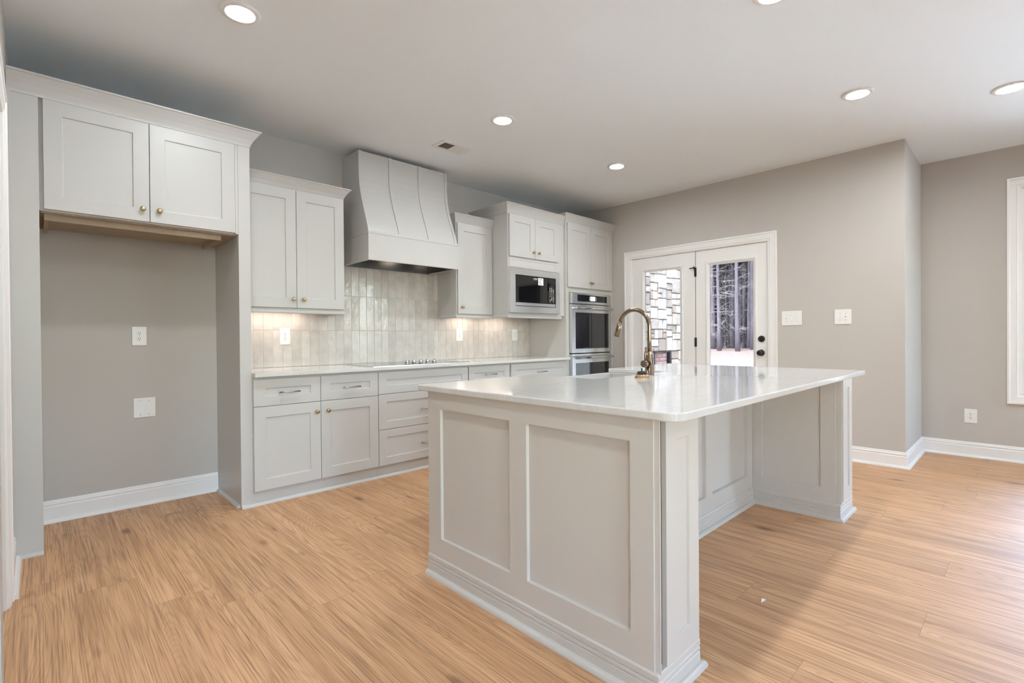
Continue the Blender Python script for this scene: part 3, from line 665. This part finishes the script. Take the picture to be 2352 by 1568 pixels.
build('open_button', MB().box(4.0975, a1 - 0.006, YMW + 0.006, YMW + 0.036, c0 + 0.006, c0 + 0.040), M_steel, mw, bevel=0.002)
cp = MB()
for r in range(9):
    for c in range(3):
        wdt = 0.011 if r in (0, 1, 2, 6, 7) else 0.007
        if (r, c) in ((0, 2), (6, 0), (8, 1)): continue
        x = 4.129 + c * 0.0295; z = 1.690 - r * 0.0188; cp.box(x - wdt / 2, x + wdt / 2, YMW + 0.0094, YMW + 0.0102, z - 0.0045, z + 0.0045)
build('keypad', cp, M_white, mw)
st = build('sticker', MB().box(3.937, 4.020, YMW + 0.0092, YMW + 0.0100, 1.711, 1.789), M_white, dr)
m = MB()
for z, w0, h in ((1.776, 0.056, 0.003), (1.768, 0.056, 0.002), (1.752, 0.024, 0.005), (1.737, 0.030, 0.004), (1.725, 0.054, 0.003)): m.box(3.948, 3.948 + w0, YMW + 0.0088, YMW + 0.0093, z - h, z + h)
build('sticker_print', m, M_grey, dr)
m = MB()
for k in range(10): m.box(3.862 + k * 0.0064, 3.8668 + k * 0.0064, YMW + 0.0094, YMW + 0.0101, 1.772, 1.780)
m.box(3.868, 3.922, YMW + 0.0094, YMW + 0.0101, 1.7625, 1.7645)
build('maker_mark', m, M_white, dr)

# ------------------------------------------------------------------ double wall oven
ov = thing('wall_oven', (4.845, 3.9, 0.395), 'stainless double wall oven with lit display, built in beside the patio doors', 'oven')
YO = 3.625; OX0, OX1 = 4.460, 5.2325
build('oven_body', MB().box(4.470, 5.222, YO + 0.044, 4.22, 0.40, 1.655), M_blackmetal, ov)
pn = build('control_panel', MB().box(OX0, OX1, YO, YO + 0.041, 1.535, 1.661), M_steel, ov, bevel=0.002)
gl = build('display_glass', MB().box(4.561, 5.141, YO - 0.0012, YO + 0.003, 1.5635, 1.6410), M_blackglass, pn)
build('display', MB().box(4.805, 4.903, YO - 0.0018, YO + 0.001, 1.576, 1.628), M_display, pn)
for x in (4.786, 4.928):
    for z in (1.590, 1.612): build('button', MB().box(x - 0.004, x + 0.004, YO - 0.0018, YO, z - 0.006, z + 0.006), M_white, pn)
m = MB()
for i, (x, z, wd) in enumerate(((4.815, 1.617, 0.03), (4.815, 1.604, 0.02), (4.815, 1.588, 0.026), (4.862, 1.611, 0.03), (4.862, 1.594, 0.022))): m.box(x, x + wd, YO - 0.0024, YO - 0.0017, z - 0.003, z + 0.003)
build('readout', m, M_grey, pn)
def oven_door(z0, z1, g0, g1):
    m = MB(); gx0, gx1 = 4.522, 5.180
    for q in ((OX0, gx0, z0, z1), (gx1, OX1, z0, z1), (gx0, gx1, z0, g0), (gx0, gx1, g1, z1)): m.box(q[0], q[1], YO, YO + 0.041, q[2], q[3])
    d = build('oven_door', m, M_steel, ov)
    build('window', MB().box(gx0, gx1, YO + 0.002, YO + 0.02, g0, g1), M_ovenglass, d)
    hz = z1 - 0.043
    h = MB().tube([(4.482, YO - 0.045, hz), (5.213, YO - 0.045, hz)], 0.0155, 20)
    for x in (4.500, 5.195): h.box(x - 0.014, x + 0.014, YO - 0.045, YO, hz - 0.010, hz + 0.010)
    build('handle', h, M_steel2, d, bevel=0.001)
oven_door(0.957, 1.5265, 1.006, 1.432)
oven_door(0.400, 0.9440, 0.440, 0.8385)
build('vent_gap', MB().box(OX0 + 0.004, OX1 - 0.004, YO + 0.015, YO + 0.042, 0.9445, 0.9565), M_dark, ov)

# ------------------------------------------------------------------ island
IX, IXR = 1.372, 3.838          # outer faces of the end panels
IYF, IYB = 0.781, 2.0185        # base line on the seating side, back of the cabinets
ZT = 0.8860
isl = thing('kitchen_island', (2.6, 1.4, 0), 'large off-white panelled island with knee space, standing on the oak floor', 'kitchen island')
# cabinet core, sink bay left open
m = MB(); m.box(1.388, 2.170, 1.325, 1.995, 0.06, ZT); m.box(3.015, 3.825, 1.325, 1.995, 0.06, ZT); m.box(2.170, 3.015, 1.325, 1.995, 0.06, 0.60); m.box(2.170, 3.015, 1.325, 1.555, 0.60, ZT)
m.box(1.388, 1.625, 0.835, 1.325, 0.02, ZT); m.box(3.555, 3.825, 0.835, 1.325, 0.02, ZT)
build('carcass', m, M_isl, isl)
# near end: two sunken fields
build('end_panel', MB().grid_panel([0.7985, 0.882, 1.350, 1.446, 1.919, IYB], [0.05, 0.190, 0.808, ZT], {(1, 1), (3, 1)}, faceX(IX), 0.0158, 0.014), M_isl, isl, bevel=0.0012)
build('end_panel', MB().grid_panel([0.7985, 0.882, 1.350, 1.446, 1.919, IYB], [0.05, 0.190, 0.808, ZT], {(1, 1), (3, 1)}, lambda a, b, d: (IXR - d, a, b), 0.0128, 0.010), M_isl, isl, bevel=0.0012)
# knee space back and the far inner side
build('knee_panel', MB().grid_panel([1.628, 1.74, 2.21, 2.31, 2.826, 2.912, 3.447, 3.5385], [0.05, 0.193, 0.880, ZT], {(1, 1), (3, 1), (5, 1)}, front(1.2985), 0.026, 0.022), M_isl, isl, bevel=0.0012)
build('inner_panel', MB().grid_panel([0.8085, 0.890, 1.236, 1.298], [0.05, 0.190, 0.8855, ZT], {(1, 1)}, faceX(3.5400), 0.014, 0.006), M_isl, isl, bevel=0.001)
build('inner_panel', MB().grid_panel([0.8085, 0.890, 1.236, 1.298], [0.05, 0.190, 0.8855, ZT], {(1, 1)}, lambda a, b, d: (1.6400 - d, a, b), 0.014, 0.006), M_isl, isl, bevel=0.001)
def post(xs, x0, x1):
    build('corner_strip', MB().box(xs, xs + 0.005, 0.7795, 0.834, 0.095, ZT), M_isl, isl, bevel=0.001)
    p = build('post', MB().shaker(x0, x1, 0.0955, ZT, front(0.783), th=0.018, stile=0.070, rail=0.076, rec=0.009), M_isl, isl, bevel=0.0012)
    build('slot_shade_core', MB().box(x0 + 0.008, x1 - 0.002, 0.8015, 0.834, 0.095, ZT), M_black, isl)  # black block, puts the deep shade of the slot into its colour
post(1.3790, 1.4240, 1.6460)
post(3.5580, 3.6160, 3.8400)
IB = [(0, 0.0), (0.006, 0), (0.006, 0.050), (0.002, 0.054), (0.006, 0.058), (0.006, 0.068), (0.002, 0.072), (0.006, 0.076), (0.006, 0.094), (0.002, 0.100), (-0.012, 0.100), (-0.012, 0)]
path = [(1.3720, IYB + 0.003), (1.3720, IYF + 0.006), (1.6420, IYF + 0.006), (1.6420, 1.2965), (3.5380, 1.2965), (3.5380, IYF + 0.006), (3.8300, IYF + 0.006), (3.8300, IYB + 0.003)]
build('base_molding', MB().sweep(path, IB, XYZ), M_isl, isl, bevel=0.0006)
for q in ((1.3725, 1.642), (3.5385, 3.830)): build('ledge', MB().box(q[0], q[1], IYF + 0.002, 0.835, 0.080, 0.0945), M_isl, isl)
build('shoe_molding', MB().sweep(path, [(a + 0.0058, b) for a, b in SHOE], XYZ), M_isl, isl)
for a0, a1 in ((1.395, 1.775), (1.779, 2.160), (3.025, 3.42), (3.424, 3.82)):
    build('door', MB().shaker(a0, a1, 0.11, 0.875, lambda a, b, d: (a, 2.016 - d, b)), M_isl, isl, bevel=BV)
for a0, a1 in ((2.178, 2.590), (2.594, 3.008)):
    build('door', MB().shaker(a0, a1, 0.11, 0.59, lambda a, b, d: (a, 2.016 - d, b)), M_isl, isl, bevel=BV)
# island top with rounded corners and the sink notch on the kitchen side
def arc(cx, cy, r, a0, a1, n=8): return [(cx + r * math.cos(math.radians(a0 + (a1 - a0) * k / n)), cy + r * math.sin(math.radians(a0 + (a1 - a0) * k / n))) for k in range(n + 1)]
TX0, TX1, TY0, TY1 = 1.3590, 3.8570, 0.7095, 2.0980
r = 0.055
pts = arc(TX0 + r, TY0 + r, r, 180, 270) + arc(TX1 - 0.03, TY0 + 0.03, 0.03, 270, 360) + arc(TX1 - 0.02, TY1 - 0.02, 0.02, 0, 90)
pts += [(2.990, TY1)] + arc(2.990 - 0.012, 1.625 + 0.012, 0.012, 0, -90, 4) + arc(2.190 + 0.012, 1.625 + 0.012, 0.012, 270, 180, 4) + [(2.190, TY1)] + arc(TX0 + 0.02, TY1 - 0.02, 0.02, 90, 180)
itop = build('island_countertop', MB().prism(pts, XYZ, 0.8862, 0.914), M_quartz, bevel=0.005, seg=3)
tag(itop, 'white quartz island worktop with rounded corners and a sink notch', 'countertop')
# apron sink
sk = MB(); sx0, sx1, sy0, sy1 = 2.176, 3.004, 1.570, 2.100
sk.box(sx0, sx1, sy0, sy0 + 0.024, 0.64, 0.8858); sk.box(sx0, sx1, sy1 - 0.026, sy1, 0.62, 0.8858); sk.box(sx0, sx0 + 0.022, sy0 + 0.024, sy1 - 0.026, 0.64, 0.8858); sk.box(sx1 - 0.022, sx1, sy0 + 0.024, sy1 - 0.026, 0.64, 0.8858); sk.box(sx0, sx1, sy0, sy1 - 0.026, 0.62, 0.645)
sko = build('apron_sink', sk, M_fire, bevel=0.004); tag(sko, 'white apron-front sink set in the notch of the island worktop', 'sink')
# faucet
FX, FY = 2.650, 1.562
fa = thing('faucet', (FX, FY, 0.914), 'bronze gooseneck pull-down faucet standing on the island worktop', 'faucet')
vert = lambda a, b, h: (FX + a, FY + b, h)
build('faucet_body', MB().lathe([(0.0285, 0.9142), (0.0285, 0.9170), (0.0262, 0.9185), (0.0262, 1.0360), (0.0250, 1.0385), (0.0190, 1.0390), (0.0190, 1.0530), (0.0150, 1.0545)], vert, 32), M_bronze, fa)
r_ = 0.105; zc = 1.200; pa = [(FX, FY, 1.050), (FX, FY, 1.120), (FX, FY, zc)]
for k in range(1, 23):
    a = math.radians(180 - 160 * k / 22); pa.append((FX, FY + r_ + r_ * math.cos(a), zc + r_ * math.sin(a) * 1.04))
build('gooseneck', MB().tube(pa, 0.0128, 20), M_bronze, fa)
e = Vector(pa[-1]); dv = Vector((0, 0.30, -1)).normalized()
build('spray_head', MB().tube([e, e + dv * 0.008, e + dv * 0.010, e + dv * 0.055, e + dv * 0.092, e + dv * 0.096], [0.0135, 0.0140, 0.0165, 0.0185, 0.0190, 0.0165], 24), M_bronze, fa)
build('handle_hub', MB().tube([(FX - 0.018, FY, 0.982), (FX - 0.036, FY, 0.982), (FX - 0.0365, FY, 0.982), (FX - 0.066, FY, 0.982), (FX - 0.068, FY, 0.982)], [0.0205, 0.0205, 0.0215, 0.0215, 0.0195], 28), M_bronze, fa)
build('lever', MB().tube([(FX - 0.054, FY, 1.000), (FX - 0.054, FY - 0.003, 1.030), (FX - 0.054, FY - 0.010, 1.082)], [0.0062, 0.0060, 0.0064], 14), M_bronze, fa)
# sink strainer left upside down on the worktop
GX, GY = 2.425, 1.478
sn = thing('sink_strainer', (GX, GY, 0.914), 'bronze sink strainer with black rubber stopper lying in front of the faucet', 'strainer')
gp = lambda a, b, h: (GX + a, GY + b, 0.9142 + h)
bk = MB().lathe([(0.040, 0.0), (0.040, 0.003), (0.036, 0.005), (0.035, 0.010), (0.033, 0.016), (0.030, 0.020), (0.020, 0.021)], gp, 40)
build('basket', bk, M_strain, sn)
hl = MB()
for k in range(14):
    a = 2 * math.pi * k / 14; hl.lathe([(0.0022, 0.0), (0.0022, 0.0012)], lambda p, q, h, a=a: gp(math.cos(a) * (0.0335 + h) - math.sin(a) * p, math.sin(a) * (0.0335 + h) + math.cos(a) * p, 0.014 + q), 8)
build('drain_holes', hl, M_white, sn)
build('stopper', MB().lathe([(0.024, 0.0212), (0.027, 0.024), (0.024, 0.030), (0.022, 0.036), (0.016, 0.037)], gp, 32), M_rubber, sn)
build('stem', MB().lathe([(0.004, 0.037), (0.004, 0.052), (0.006, 0.053), (0.006, 0.058), (0.004, 0.059)], gp, 16), M_steel2, sn)

# ------------------------------------------------------------------ outlets and switches
def outlet(loc, wdt, hgt, label, axis, n=2):
    o = thing('outlet', loc, label, 'outlet', 'wall outlets')
    x, y, z = loc
    mp = (lambda a, b, h: (x + a, y - h, z + b)) if axis == 'y' else (lambda a, b, h: (x - h, y - a, z + b))
    def bx(m, a0, a1, b0, b1, h0, h1):
        p, q = mp(a0, b0, h0), mp(a1, b1, h1); return m.box(p[0], q[0], p[1], q[1], p[2], q[2])
    build('plate', bx(MB(), -wdt / 2, wdt / 2, -hgt / 2, hgt / 2, 0.0003, 0.0065), M_plate, o, bevel=0.003)
    for s in (-1, 1):
        cz = s * 0.0198
        rr = MB().lathe([(0.0170, 0.0062), (0.0170, 0.0078), (0.0162, 0.0082)], lambda a, b, h: mp(a, cz + max(-0.0135, min(0.0135, b)), h), 28)
        re = build('receptacle', rr, M_plate, o)
        sl = MB(); bx(sl, -0.0078, -0.0052, cz - 0.001, cz + 0.0075, 0.0080, 0.0086); bx(sl, 0.0052, 0.0078, cz - 0.001, cz + 0.0075, 0.0080, 0.0086)
        sl.lathe([(0.0028, 0.0080), (0.0028, 0.0086)], lambda a, b, h: mp(a, cz - 0.0075 + b, h), 12)
        build('slots', sl, M_dark, re)
    build('screw', MB().lathe([(0.003, 0.0064), (0.0025, 0.0074)], lambda a, b, h: mp(a, b, h), 12), M_pull, o)
    return o
outlet((0.5145, YW, 1.174), 0.082, 0.130, 'white outlet high on the bare alcove wall', 'y')
outlet((1.4840, 4.2575, 1.1685), 0.082, 0.136, 'white outlet on the tiles left of the cooktop under the two-door wall cabinet', 'y')
outlet((3.3065, 4.2575, 1.1795), 0.090, 0.135, 'white outlet on the tiles just right of the cooktop', 'y')
outlet((4.1440, 4.2575, 1.1740), 0.084, 0.136, 'white outlet at the right end of the tiles, under the microwave', 'y')
outlet((XN, 0.3475, 0.3795), 0.087, 0.130, 'white outlet low on the nook wall, left of the window', 'x')
bp = thing('blank_wall_plate', (0.539, YW, 0.6755), 'square white blank plate with four screws low on the alcove wall', 'wall plate')
build('plate', MB().box(0.477, 0.601, YW - 0.0065, YW - 0.0003, 0.608, 0.743), M_plate, bp, bevel=0.003)
for sx in (-0.024, 0.024):
    for sz in (-0.048, 0.048): build('screw', MB().lathe([(0.003, 0.0064), (0.0025, 0.0072)], lambda a, b, h: (0.539 + sx + a, YW - h, 0.6755 + sz + b), 12), M_pull, bp)
def switches(yc, zc, wdt, hgt, n, label):
    o = thing('switch_plate', (XD, yc, zc), label, 'light switch', 'switch plates right of the patio doors')
    build('plate', MB().box(XD - 0.0065, XD - 0.0003, yc - wdt / 2, yc + wdt / 2, zc - hgt / 2, zc + hgt / 2), M_plate, o, bevel=0.003)
    for k in range(n):
        y = yc + (k - (n - 1) / 2) * 0.046
        up = 1 if k % 2 == 0 else -1
        b = build('toggle', MB().box(XD - 0.0085, XD - 0.0063, y - 0.0055, y + 0.0055, zc - 0.012, zc + 0.012).prism([(-0.0035, 0), (0.0035, 0), (0.0028, 0.012), (-0.0028, 0.012)], lambda a, h, q: (XD - 0.0085 - h, y + q, zc + a + up * h * 0.6), -0.0038, 0.0038), M_plate, o, bevel=0.0006)
        for s in (-0.030, 0.030): build('screw', MB().lathe([(0.0028, 0.0064), (0.0022, 0.0072)], lambda a, q, h: (XD - h, y + a, zc + s + q), 10), M_pull, o)
switches(1.580, 1.311, 0.178, 0.140, 3, 'white three-gang switch plate right beside the patio door casing')
switches(1.154, 1.310, 0.132, 0.136, 2, 'white two-gang switch plate nearer the wall corner')

# ------------------------------------------------------------------ ceiling lights, vent
def downlight(x, y, label):
    o = thing('recessed_downlight', (x, y, ZC), label, 'ceiling light', 'recessed ceiling lights')
    mp = lambda a, b, h: (x + a, y + b, ZC - h)
    build('trim_ring', MB().lathe([(0.094, 0.0003), (0.094, 0.004), (0.088, 0.008), (0.070, 0.010), (0.064, 0.008), (0.0625, 0.003), (0.0625, 0.0003)], mp, 48, cap=False), M_trim, o)
    build('diffuser', MB().lathe([(0.061, 0.0004), (0.061, 0.0035), (0.045, 0.0045), (0.001, 0.0048)], mp, 40), M_lamp, o)
    build('reveal', MB().lathe([(0.0625, 0.0004), (0.0625, 0.0030), (0.0611, 0.0030), (0.0611, 0.0004)], mp, 40, cap=False), M_black, o)
for x, y, lb in ((0.763, 2.764, 'lit recessed ceiling light nearest the refrigerator cabinet'), (2.580, 2.763, 'lit recessed ceiling light in front of the range hood, near the vent'), (4.087, 2.754, 'lit recessed ceiling light nearest the oven tower'),
                 (2.592, 0.842, 'recessed ceiling light cut by the top edge of the photo'), (4.093, 0.797, 'lit recessed ceiling light above the far end of the island'), (4.760, 0.068, 'lit recessed ceiling light at the far right near the nook'),
                 (0.76, 0.85, 'added recessed ceiling light overhead, just outside the frame'), (2.65, -1.60, 'added ceiling light behind the camera, right of the room'), (0.76, -1.60, 'added ceiling light behind the camera, left of the room'),  # unseen ceiling lights, added to brighten the room
                 (-0.80, 2.55, 'added ceiling light in the hall beyond the left doorway')):  # unseen hall light, added to lift the left side
    downlight(x, y, lb)
vt = thing('ceiling_vent', (2.628, 3.463, ZC), 'white louvred ceiling vent in front of the range hood', 'vent')
vx0, vx1, vy0, vy1 = 2.474, 2.781, 3.368, 3.557
m = MB(); ix0, ix1, iy0, iy1 = vx0 + 0.036, vx1 - 0.036, vy0 + 0.036, vy1 - 0.036; xm = (ix0 + ix1) / 2
for q in ((vx0, ix0, vy0, vy1), (ix1, vx1, vy0, vy1), (ix0, ix1, vy0, iy0), (ix0, ix1, iy1, vy1), (xm - 0.006, xm + 0.006, iy0, iy1)): m.box(q[0], q[1], q[2], q[3], ZC - 0.007, ZC - 0.0004)
build('vent_frame', m, M_trim, vt, bevel=0.002)
build('backing', MB().box(ix0, ix1, iy0, iy1, ZC - 0.0010, ZC - 0.0003), M_dark, vt)
for half, sg in ((0, -1), (1, 1)):
    xa = ix0 if half == 0 else xm + 0.006; n = 9; dx = (xm - 0.006 - ix0) / n
    for k in range(n):
        x = xa + (k + 0.5) * dx; q = 0.0045 * sg
        build('louver', MB().prism([(x - 0.001 - q, ZC - 0.0012), (x + 0.001 - q, ZC - 0.0012), (x + 0.001 + q, ZC - 0.0075), (x - 0.001 + q, ZC - 0.0075)], lambda a, b, h: (a, h, b), iy0, iy1), M_trim, vt)
build('damper_lever', MB().tube([(ix1 + 0.016, 3.455, ZC - 0.006), (ix1 + 0.020, 3.455, ZC - 0.026)], 0.003, 8), M_trim, vt)
# under cabinet strips
def strip(x0, x1, y, z, label):
    o = thing('under_cabinet_light', ((x0 + x1) / 2, y, z), label, 'light')
    build('housing', MB().box(x0 - 0.01, x1 + 0.01, y - 0.018, y + 0.018, z - 0.010, z - 0.0003), M_plate, o)
    build('diffuser', MB().box(x0, x1, y - 0.014, y + 0.014, z - 0.013, z - 0.0102), M_under, o)
strip(1.12, 1.62, 4.150, 1.3855, 'lit strip light under the two-door wall cabinet')
strip(3.16, 3.47, 4.150, 1.3855, 'lit strip light under the narrow single-door wall cabinet')
strip(3.62, 3.95, 4.120, 1.3860, 'lit strip light under the microwave cabinet')
chip = build('scrap', MB().add([(2.226, 0.783, 0.0), (2.262, 0.778, 0.0), (2.255, 0.792, 0.0), (2.226, 0.783, 0.004), (2.262, 0.778, 0.003), (2.255, 0.792, 0.005)], [(0, 1, 2), (3, 4, 5), (0, 1, 4, 3), (1, 2, 5, 4), (2, 0, 3, 5)]), M_white)
tag(chip, 'tiny white scrap lying on the floor beside the near island post', 'scrap')

# ------------------------------------------------------------------ outside
GZ = -0.15
build('patio_floor', MB().box(XD + 0.13, 11.5, -12, 12, GZ - 0.1, GZ + 0.03), M_conc, kind='structure')
def ground(name, x0, x1, y0, y1, mat, nx=10, ny=20, amp=0.0, z=GZ):
    m = MB(); rg = random.Random(2); vs = [(x0 + (x1 - x0) * i / nx, y0 + (y1 - y0) * j / ny, z + (rg.uniform(-amp, amp))) for i in range(nx + 1) for j in range(ny + 1)]
    fs = [(i * (ny + 1) + j, (i + 1) * (ny + 1) + j, (i + 1) * (ny + 1) + j + 1, i * (ny + 1) + j + 1) for i in range(nx) for j in range(ny)]
    return build(name, m.add(vs, fs, True), mat, kind='structure')
ground('ground_dirt', -16, 30, -70, 60, M_dirt, z=GZ - 0.06)
ground('ground_straw', 29.9, 75, -95, 75, M_straw, 40, 120, amp=0.06, z=GZ)
# outdoor fireplace, its face towards -y
fp = thing('outdoor_fireplace', (8.25, 5.0, GZ + 0.03), 'pale stone outdoor fireplace on the patio seen through the left door', 'fireplace')
FY0 = 4.60; fx0, fx1 = 6.9, 9.55; fz0, fz1 = GZ + 0.031, 5.2
hx0, hx1, hz0, hz1 = 7.93, 8.57, 0.40, 0.868
m = MB(); m.box(fx0 + .02, hx0, FY0 + 0.03, 5.5, fz0, fz1 - 0.02); m.box(hx1, fx1 - .02, FY0 + 0.03, 5.5, fz0, fz1 - 0.02); m.box(hx0, hx1, FY0 + 0.03, 5.5, hz1, fz1 - 0.02); m.box(hx0, hx1, FY0 + 0.03, 5.5, fz0, hz0)
core = build('masonry', m, M_mortar, fp)
sm = MB(); rs = random.Random(21)
def stones(u0, u1, v0, v1, put):
    """irregular ashlar: split recursively until the pieces are stone sized"""
    stack = [(u0, u1, v0, v1)]
    while stack:
        a, b, c, d = stack.pop(); wv, hv = b - a, d - c
        if wv > 0.46 or (wv > 0.24 and wv > 1.5 * hv and rs.random() < 0.75): k = a + wv * rs.uniform(0.36, 0.64); stack += [(a, k, c, d), (k, b, c, d)]
        elif hv > 0.30 or (hv > 0.17 and rs.random() < 0.55 and hv > 0.8 * wv): k = c + hv * rs.uniform(0.36, 0.64); stack += [(a, b, c, k), (a, b, k, d)]
        else: put(a, b, c, d)
def put_front(a, b, c, d):
    if b > hx0 and a < hx1 and d > hz0 and c < hz1: return
    q = rs.uniform(0.0, 0.022); g = 0.006; e = 0.014; y1 = FY0 + 0.032; y0 = FY0 - q; j = lambda: rs.uniform(-0.006, 0.006)
    vs = [(a + g, y1, c + g), (b - g, y1, c + g), (b - g, y1, d - g), (a + g, y1, d - g), (a + g + j(), y0 + e, c + g), (b - g, y0 + e, c + g), (b - g, y0 + e, d - g), (a + g, y0 + e, d - g),
          (a + g + e, y0 + j(), c + g + e), (b - g - e, y0 + j(), c + g + e), (b - g - e, y0 + j(), d - g - e), (a + g + e, y0 + j(), d - g - e)]
    fs = [(8, 9, 10, 11)] + [(k, (k + 1) % 4, 4 + (k + 1) % 4, 4 + k) for k in range(4)] + [(4 + k, 4 + (k + 1) % 4, 8 + (k + 1) % 4, 8 + k) for k in range(4)]
    sm.add(vs, fs, rnd=(rs.random(), rs.random(), rs.random()))
stones(fx0, hx0, fz0, hz1, put_front); stones(hx1, fx1, fz0, hz1, put_front); stones(fx0, fx1, hz1, fz1, put_front); stones(hx0, hx1, fz0, hz0, put_front)
def put_side(a, b, c, d):
    g = 0.008; q = rs.uniform(0.0, 0.02); sm.box(fx1 - 0.03, fx1 + q, a + g, b - g, c + g, d - g, rnd=(rs.random(),) * 3); sm.box(fx0 - q, fx0 + 0.03, a + g, b - g, c + g, d - g, rnd=(rs.random(),) * 3)
stones(FY0 + 0.02, 5.5, fz0, fz1, put_side)
build('stonework', sm, M_stone, core)
bm_ = MB()
for r in range(8):
    x = hx0 + (0.0 if r % 2 else -0.10)
    while x < hx1:
        a, b = max(hx0 + 0.07, x + 0.005), min(hx1 - 0.07, x + 0.205); z = hz0 + r * 0.072
        if b - a > 0.02: bm_.box(a, b, FY0 + 0.050, FY0 + 0.13, z + 0.004, min(hz1, z + 0.068), rnd=(rs.random(),) * 3)
        x += 0.21
build('firebrick', bm_, M_brick, fp)
build('firebox_frame', MB().box(hx0, hx0 + 0.055, FY0 - 0.01, FY0 + 0.045, hz0, hz1).box(hx1 - 0.055, hx1, FY0 - 0.01, FY0 + 0.045, hz0, hz1).box(hx0 + .055, hx1 - .055, FY0 - 0.01, FY0 + 0.02, hz1 - 0.02, hz1), M_blackmetal, fp)
jb = build('junction_box', MB().box(7.43, 7.56, FY0 - 0.045, FY0 - 0.023, 1.87, 2.02), M_grey, bevel=0.004)
tag(jb, 'small grey box mounted on the stone fireplace', 'junction box')

# woods
rw = random.Random(11)
def pine(name, seed, h, r0, label):
    r = random.Random(seed); o = thing(name, (0, 0, 0), label, 'tree', 'pine trees beyond the yard')
    lx, ly = r.uniform(-.25, .25), r.uniform(-.25, .25)
    pts = [(lx * k / 9 + r.uniform(-.03, .03), ly * k / 9 + r.uniform(-.03, .03), h * k / 9) for k in range(10)]
    build('trunk', MB().tube(pts, [r0 * (1.15 if k == 0 else 1 - 0.85 * k / 9) for k in range(10)], 10), M_bark, o)
    m = MB()
    for k in range(46):
        z = r.uniform(1.2, h * 0.75); a = r.uniform(0, 6.283); L = r.uniform(0.5, 1.9); dz = r.uniform(-0.3, 0.8)
        p0 = Vector((lx * z / h, ly * z / h, z)); d = Vector((math.cos(a), math.sin(a), dz * 0.6)); p1 = p0 + d * L * 0.55 + Vector((0, 0, r.uniform(-.12, .12))); p2 = p0 + d * L
        m.tube([p0, p1, p2], [0.022, 0.017, 0.009], 4, cap=False)
        for q in range(4):
            s = p0 + (p2 - p0) * r.uniform(.3, 1.0); m.tube([s, s + Vector((r.uniform(-.4, .4), r.uniform(-.4, .4), r.uniform(-.25, .4)))], [0.012, 0.007], 3, cap=False)
    build('branches', m, M_twig, o)
    m = MB()
    for k in range(420):
        z = h * r.uniform(0.50, 1.02); sp = 1.9 * (1.08 - z / h) + 0.4; a = r.uniform(0, 6.283); rr = sp * math.sqrt(r.random()); c = Vector((math.cos(a) * rr, math.sin(a) * rr, z))
        u = Vector((r.uniform(-1, 1), r.uniform(-1, 1), r.uniform(-.6, .6))).normalized() * 0.34; v = Vector((r.uniform(-1, 1), r.uniform(-1, 1), r.uniform(-1, 1))).normalized() * 0.20
        m.add([c - u, c + v, c + u, c - v], [(0, 1, 2, 3)])
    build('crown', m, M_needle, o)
    return o
protos = [pine('pine_tree', 100 + k, 17 + 2.0 * k, 0.17 + 0.022 * k, 'bare-stemmed pine tree in the woods beyond the yard') for k in range(4)]
spots = [(42.0, 18.1), (42.0, 16.59), (46.5, 20.6), (47.5, 17.3), (44.8, 15.0), (48, 22), (52, 20.9), (55, 21.3)]
for k in range(20): spots.append((rw.uniform(50, 60), rw.uniform(9, 30)))
for k in range(34): spots.append((rw.uniform(41, 56), rw.uniform(-40, -20)))
for k in range(30): spots.append((rw.uniform(43, 56), rw.uniform(-20, 9)))
for i, (x, y) in enumerate(spots):
    o = protos[i] if i < 4 else copy_tree(protos[rw.randrange(4)])
    o.location = (x, y, GZ - 0.05); o.rotation_euler = (0, 0, rw.uniform(0, 6.28)); s = rw.uniform(0.85, 1.1) if i > 1 else 1.0; o.scale = (s, s, s)
m = MB()
for k in range(900):
    x, y = rw.uniform(50, 66), rw.uniform(-62, 46); h = rw.uniform(7, 17); q = rw.uniform(0.05, 0.13)
    m.tube([(x, y, GZ - .05), (x + rw.uniform(-.5, .5), y + rw.uniform(-.5, .5), h)], [q, q * .5], 5, cap=False)
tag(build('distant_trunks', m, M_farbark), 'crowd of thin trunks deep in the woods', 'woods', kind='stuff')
m = MB()
for k in range(7000):
    x, y = rw.uniform(44, 64), rw.uniform(-62, 46); z = GZ + rw.uniform(0, 9) * rw.random() ; p = Vector((x, y, z)); d = Vector((rw.uniform(-1, 1), rw.uniform(-1, 1), rw.uniform(-.2, 1.3)))
    m.tube([p, p + d * rw.uniform(.2, 0.9)], [0.016, 0.008], 3, cap=False)
tag(build('twiggy_brush', m, M_twig), 'tangle of bare pale twigs between the trunks', 'brush', kind='stuff')
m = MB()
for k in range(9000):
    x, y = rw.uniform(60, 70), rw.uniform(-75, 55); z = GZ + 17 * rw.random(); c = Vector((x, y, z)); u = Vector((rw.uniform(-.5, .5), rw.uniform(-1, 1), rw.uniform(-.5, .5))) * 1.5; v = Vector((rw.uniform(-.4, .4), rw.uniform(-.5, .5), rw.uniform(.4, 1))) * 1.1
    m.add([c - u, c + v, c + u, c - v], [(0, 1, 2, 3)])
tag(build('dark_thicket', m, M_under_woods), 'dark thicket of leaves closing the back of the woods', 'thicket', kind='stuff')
